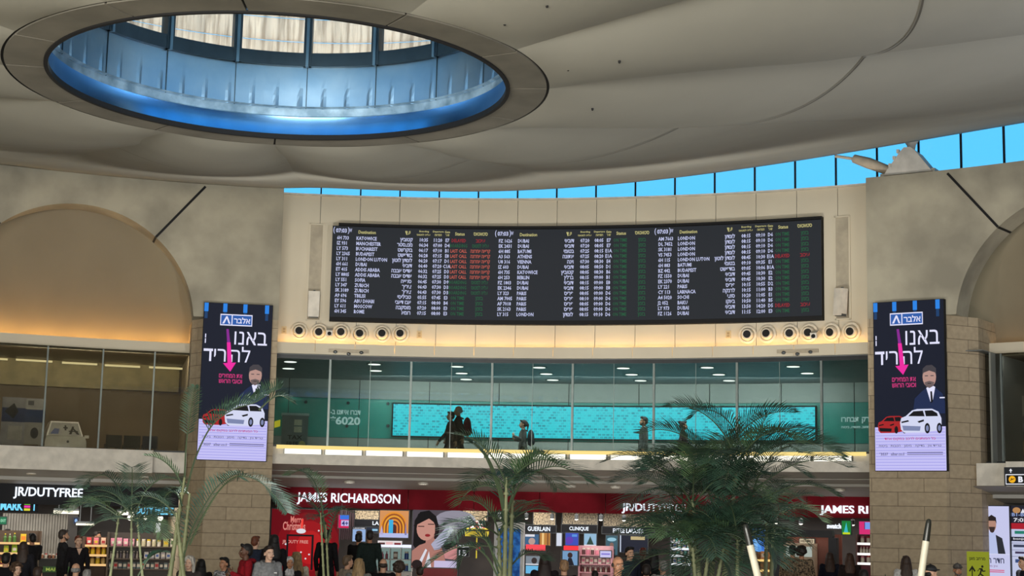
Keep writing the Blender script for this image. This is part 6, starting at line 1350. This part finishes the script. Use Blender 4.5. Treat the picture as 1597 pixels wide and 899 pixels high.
# shrub by the pier
r = None
b0 = far(1374, 899, 26); root = V((b0.x, b0.y, 0)); r = thing('shrub', 'small dark leafy shrub at the foot of the stone pier', 'shrub', root); rnd = random.Random(4)
m = MB()
for k in range(9): a = rnd.uniform(0, 6.28); m.tube([(0, 0, 0), (.08 * math.cos(a), .08 * math.sin(a), .8), (.25 * math.cos(a), .25 * math.sin(a), 1.25 + rnd.uniform(-.1, .1))], [.02, .014, .006], 6)
m.build('stem', M_rach, r); m = MB()
for k in range(420):
    a, e = rnd.uniform(0, 6.28), rnd.uniform(-.8, 1.4); rr = rnd.uniform(.1, .36); c = V((rr * math.cos(a) * math.cos(e), rr * math.sin(a) * math.cos(e), 1.12 + rr * .8 * math.sin(e))); d = V((rnd.uniform(-1, 1), rnd.uniform(-1, 1), rnd.uniform(-.4, .8))).normalized(); n_ = d.orthogonal().normalized() * .022
    m.poly([c, c + d * .04 + n_, c + d * .10, c + d * .04 - n_])
m.build('foliage', M_leaf, r)

# ------------------------------------------------------------------ leaning white posts with black tips
def post(label, top, edge, dist, rad, k):
    a, b = far(*top, dist), far(*edge, dist); d = (b - a).normalized(); L = a.z / -d.z; g = a + d * L; r = thing('pole', label, 'pole', (g.x, g.y, 0))
    P = lambda t: a + d * t - V((g.x, g.y, 0)); m = MB(); m.tube([P(k), P(L)], rad, 14); m.build('shaft', mat('post_white', (176, 172, 156), .5), r, smooth=50)
    m = MB(); m.tube([P(0), P(.008), P(.03), P(.08), P(k), P(k + .002)], [rad * .35, rad * .7, rad * .85, rad * .95, rad * 1.02, rad * .9], 14); m.build('tip', mat('post_black', (26, 28, 26), .35), r, smooth=50)
    m = MB(); m.lathe([(.16, 0), (.16, .015), (.03, .03)], 20); m.build('foot_plate', M_grey, r)
post('white pole with a black tip leaning in front of the stone pier', (1449, 810), (1436.5, 899), 10, .0215, .138)
post('white pole with a black tip leaning at the edge of the dense palms', (1162, 818), (1181.5, 899), 9.5, .0215, .125)

# ------------------------------------------------------------------ upper side galleries: displays behind the glass
def base_at(px, y, R, z): t, _ = cyl(px, y, R); return D(t, R, z), -t
p, rz = base_at(103, 680, 22.9, 1.56); t0_, zt_ = cyl(103, 656, 22.9); w = abs(cyl(136, 680, 22.9)[0] - cyl(70, 680, 22.9)[0]) * 22.9; h = zt_ - 1.56
r = thing('car', 'small white car front with shapes on its windscreen behind the upper glass', 'car', p, rz)
m = MB(); m.loft([[(-w / 2, y, 0), (w / 2, y, 0), (w / 2 * .98, y, h * .3), (w / 2 * .9, y, h * .48), (-w / 2 * .9, y, h * .48), (-w / 2 * .98, y, h * .3)] for y in (0, .05)] + [[(-w / 2, 1.6, 0), (w / 2, 1.6, 0), (w / 2, 1.6, h * .35), (w / 2 * .92, 1.6, h * .52), (-w / 2 * .92, 1.6, h * .52), (-w / 2, 1.6, h * .35)]])
m.loft([[(-w * .45, .28, h * .46), (w * .45, .28, h * .46), (w * .45, 1.4, h * .46), (-w * .45, 1.4, h * .46)], [(-w * .33, .5, h), (w * .33, .5, h), (w * .33, 1.3, h), (-w * .33, 1.3, h)]]); m.build('body', mat('car_white', (216, 214, 208), .3), r)
m = MB(); ws = [(-w * .40, .262, h * .52), (w * .40, .262, h * .52), (w * .31, .462, h * .95), (-w * .31, .462, h * .95)]; m.poly(ws); m.build('windscreen', mq((150, 150, 146), .2), r)
m = MB()
def wsp(u, v): a = V(ws[0]).lerp(V(ws[1]), u); b = V(ws[3]).lerp(V(ws[2]), u); q = a.lerp(b, v); return (q.x, q.y - .006, q.z)
m.poly([wsp(.05, .1), wsp(.3, .1), wsp(.32, .5), wsp(.15, .55)], 1)
for u0, v0, u1, v1 in ((.44, .55, .60, .66), (.49, .4, .55, .8)): m.poly([wsp(u0, v0), wsp(u1, v0), wsp(u1, v1), wsp(u0, v1)], 0)
m.poly([wsp(.62, .1), wsp(.7, .1), wsp(.83, .7), wsp(.77, .75)], 0); m.poly([wsp(.86, .1), wsp(.95, .1), wsp(.80, .62), wsp(.74, .58)], 0); m.poly([wsp(.62, .3), wsp(.93, .3), wsp(.93, .38), wsp(.62, .38)], 0); m.build('windscreen_stickers', [M_black, mq((60, 80, 130))], r)
m = MB(); m.bx(-w * .2, w * .1, -.012, 0, h * .1, h * .22); m.build('number_plate', mq((226, 226, 226)), r); m = MB(); m.lathe([(.03, -.012), (.03, 0)], 12, (w * .05, 0, h * .3), 'y'); m.build('badge', M_grey, r)
for s in (-1, 1): m = MB(); m.box((s * w * .53, .35, h * .5), (.10, .08, .07)); m.build('mirror', mat('car_white', (216, 214, 208)), r); m = MB(); m.lathe([(.13, 0), (.13, .09)], 16, (s * w * .42, .25, .13), 'x'); m.build('wheel', M_black, r)
for px, lb, bg, pcs in (((2, 620, 39, 694), 'white and blue poster with a dark wave behind the upper glass at the picture edge', (180, 182, 190), [('r', 0, .0, 1, .22, (150, 150, 154)), ('r', 0, .22, 1, .52, (40, 60, 110)), ('p', [(.1, .3), (.5, .12), (.7, .3), (.5, .45)], (30, 30, 36)), ('r', .3, .6, .9, .9, (200, 200, 196))]), ((39, 622, 70, 694), 'white and blue poster with small pale panels behind the upper glass', (186, 184, 180), [('r', 0, .0, 1, .2, (170, 170, 170)), ('r', 0, .24, 1, .52, (46, 70, 120)), ('o', .5, .75, .2, .12, (70, 70, 76)), ('r', .1, .05, .4, .15, (90, 90, 96))])):
    p, rz, w, h = spot(*px, 23.0); r = thing('poster', lb, 'poster', p, rz); mm = lambda c: mq(tuple(int(v * .8) for v in c), .5); m = MB(); m.bx(-w / 2, w / 2, .003, .04, 0, h); m.build('board', mm(bg), r); A = Art(w, h); m = MB(); mats = []
    A.rect(m, 0, 0, 1, 1, 0); mats.append(bg)
    for q in pcs:
        if q[-1] not in mats: mats.append(q[-1])
        k = mats.index(q[-1])
        if q[0] == 'r': A.rect(m, *q[1:5], k)
        elif q[0] == 'o': A.oval(m, *q[1:5], k)
        else: A.poly(m, q[1], k)
    m.build('artwork', [mm(c) for c in mats], r)
for px, c in (((165, 679, 190, 698), (40, 38, 36)), ((193, 679, 219, 698), (40, 40, 40)), ((222, 680, 246, 699), (34, 40, 62))):
    p, rz, w, h = spot(*px, 22.8); p.z = 1.56 + CAM_H; r = thing('armchair', {165: 'dark seat back behind the upper glass, nearest the white car', 193: 'dark seat back behind the upper glass, middle one', 222: 'bluish seat back behind the upper glass, nearest the pier'}[px[0]], 'chair', p, rz)
    m = MB(); m.bx(-w / 2, w / 2, 0, .06, .12, h + .12); m.build('backrest', mq(c), r); m = MB(); m.bx(-w / 2, w / 2, .06, .5, .12, .2); m.build('cushion', mq(c), r)
    for s in (-1, 1): m = MB(); m.bx(s * w * .4 - .02, s * w * .4 + .02, .1, .4, 0, .12); m.build('leg', M_grey, r)
for i, (a, b, y) in enumerate(((-12, 11, 561), (24, 81, 563.5), (96, 151, 568), (163, 218, 572), (232, 286, 575))):
    p, rz, w, h = spot(a, y - 1.4, b, y + 1.4, 25.5); r = thing('wall_light', 'long slim wall light behind the upper glass, %s' % ('cut by the picture edge', 'above the posters', 'above the white car', 'above the dark seats', 'nearest the pier')[i], 'wall light', p, rz)
    m = MB(); m.bx(-w / 2, w / 2, -.14, -.08, 0, h); m.build('tube', emi('wall_tube', (255, 236, 180), 1.6), r); m = MB(); m.bx(-w / 2, w / 2, -.08, .08, 0, h * .8); m.build('bracket', M_grey, r)
    lamp('wall_light_glow', 'AREA', p + V((0, 0, .10)) + Matrix.Rotation(rz, 3, 'Z') @ V((0, -.18, 0)), p + V((0, 0, .6)) + Matrix.Rotation(rz, 3, 'Z') @ V((0, .1, 0)), 5, (1, .85, .52), w, .06).rotation_euler[2]
m = MB(); m.arc(R_(-29), R_(-14.4), 25.50, 25.58, 3.28, 3.95, 14); struct(m.build('trim_11_bulkhead', mat('bulkhead', (186, 172, 132), .6)))
# right gallery
for px, lb, bg, pcs in (((1564, 618, 1606, 720), 'landscape picture of pale hills behind the upper glass at the picture edge', (90, 92, 90), [('p', [(0, .35), (.3, .28), (.6, .36), (1, .25), (1, 0), (0, 0)], (146, 142, 132)), ('p', [(0, .75), (.3, .62), (.7, .72), (1, .6), (1, .9), (0, .95)], (150, 128, 92)), ('r', .1, .42, .8, .55, (120, 122, 120))]), ((1533, 646, 1563, 668), 'dark shop sign with pale strokes behind the upper glass', (40, 42, 48), [('t', 'LI 01', .05, .15, .95, .8, (190, 190, 196))]), ((1540, 670, 1562, 686), 'small olive sign under the dark shop sign behind the upper glass', (60, 60, 48), [('t', 'DUTY', .1, .2, .9, .8, (120, 116, 70))])):
    p, rz, w, h = spot(*px, 23.6); r = thing('gallery_sign', lb, 'sign', p, rz); m = MB(); m.bx(-w / 2, w / 2, .003, .05, 0, h); m.build('board', mq(bg), r); A = Art(w, h); m = MB(); mats = []
    for q in pcs:
        if q[-1] not in mats: mats.append(q[-1])
        k = mats.index(q[-1])
        if q[0] == 'r': A.rect(m, *q[1:5], k)
        elif q[0] == 'p': A.poly(m, q[1], k)
        else: A.text(m, *q[1:6], k)
    m.build('artwork', [mq(c) for c in mats], r)
# gate sign on the right parapet
p, rz, w, h = spot(1566, 729, 1640, 758, 20.95)
r = thing('gate_sign', 'black gate sign with an orange circle and letter B on the pale parapet', 'sign', p, rz); m = MB(); m.bx(-w / 2, w / 2, 0, .1, 0, h); m.build('housing', mq((40, 44, 52)), r); A = Art(w, h); m = MB()
A.rect(m, .03, .38, 1, .94, 0); A.rect(m, .045, .43, 1, .89, 1); A.text(m, 'B', .30, .5, .40, .82, 0, .05); A.text(m, '1-9', .45, .5, .75, .82, 0, .05); A.oval(m, .17, .66, .075, .19, 2); A.poly(m, [(.12, .70), (.22, .60), (.225, .63), (.13, .73)], 1); A.poly(m, [(.14, .58), (.18, .63), (.16, .68)], 1)
A.poly(m, [(.11, .2), (.145, .07), (.18, .2)], 0); A.rect(m, .135, .18, .155, .3, 0); m.build('face', [emi_q((230, 232, 240), 1), M_black, emi_q((240, 176, 30), 1)], r)
# right advertising screen and directory
screen((1518, 790, 1575, 925), 21.9, 'lilac-white lit poster of a suited person holding up a phone, on the right', (206, 208, 244), [
    ('p', [(.03, .04), (.22, .04), (.125, .13)], (220, 150, 200)), ('p', [(.06, .42), (.2, .36), (.38, .33), (.5, .31), (.62, .33), (.8, .37), (.88, .55), (.2, .55), (.06, .47)], (44, 46, 54)), ('p', [(.44, .31), (.62, .31), (.68, .55), (.44, .55)], (190, 200, 240)), ('o', .53, .215, .115, .085, (184, 140, 122)), ('p', [(.40, .2), (.42, .13), (.52, .10), (.64, .13), (.66, .21), (.62, .17), (.44, .17)], (40, 32, 32)), ('p', [(.44, .24), (.62, .24), (.58, .30), (.53, .31), (.48, .30)], (60, 46, 44)),
    ('r', .06, .18, .21, .34, (24, 26, 32)), ('o', .13, .36, .08, .04, (190, 146, 126)), ('r', 0, .55, 1, .56, (220, 222, 250)), ('t', heb('חדר המצב'), .08, .60, .84, .66, (60, 64, 90)), ('t', heb('אין מילים'), .30, .68, .66, .71, (150, 120, 160)), ('r', .2, .735, .84, .745, (220, 80, 120)), ('r', .25, .755, .84, .765, (220, 80, 120)), ('p', [(.58, .85), (.74, .85), (.66, .92)], (200, 30, 70))], 'advertising_poster', cat='screen')
screen((1577, 790, 1640, 925), 22.0, 'tall flight directory with a dark head and white rows at the picture edge', (200, 206, 236), [('r', 0, 0, 1, .2, (34, 34, 48)), ('o', .16, .05, .1, .035, (190, 140, 90)), ('p', [(.26, .08), (.32, .03), (.38, .08)], WH), ('t', 'B1-B9', .04, .08, .42, .12, (150, 170, 220)), ('t', '7:03', .08, .14, .42, .185, WH), ('r', 0, .2, 1, .27, (176, 30, 46)), ('r', .1, .29, 1, .325, (40, 130, 110)), ('r', 0, .36, 1, .41, (30, 34, 50)), ('t', 'bonjour', .06, .37, .5, .40, WH), ('r', .06, .45, .5, .48, (60, 66, 90)), ('r', .1, .53, .5, .555, (70, 60, 90)), ('r', 0, .43, 1, .435, (120, 120, 150)), ('r', 0, .51, 1, .515, (120, 120, 150)), ('r', 0, .585, 1, .59, (120, 120, 150)), ('r', .1, .62, .5, .66, (60, 80, 130))], 'directory', cat='directory')
# emergency exit board
p, rz, w, h = spot(1508, 861, 1541, 925, 17.5); top = p.z + h
r = thing('exit_board', 'yellow-green standing board with an arrow and a running figure', 'sign', V((p.x, p.y, 0)), rz); m = MB(); m.bx(-w / 2, w / 2, .003, .06, top - h, top); m.bx(-w * .1, w * .1, .0, .06, 0, top - h); m.bx(-w * .4, w * .4, -.15, .2, 0, .03); m.build('board', emi('exit_olive', (150, 158, 40), .75), r)
A = Art(w, h); m = MB(); A.text(m, heb('מרחב מוגן'), .12, .14, .88, .23); A.poly(m, [(.1, .47), (.26, .34), (.42, .47), (.36, .5), (.28, .43), (.28, .66), (.23, .66), (.23, .43), (.15, .5)])
A.oval(m, .74, .36, .055, .03); A.poly(m, [(.60, .40), (.74, .40), (.78, .46), (.88, .45), (.88, .48), (.75, .49), (.71, .47), (.68, .53), (.80, .58), (.80, .68), (.75, .68), (.74, .60), (.63, .56), (.52, .64), (.48, .62), (.60, .53), (.65, .44), (.58, .43), (.53, .49), (.5, .47)]); o = m.build('symbols', mq((30, 34, 20)), r); o.location.z = top - h
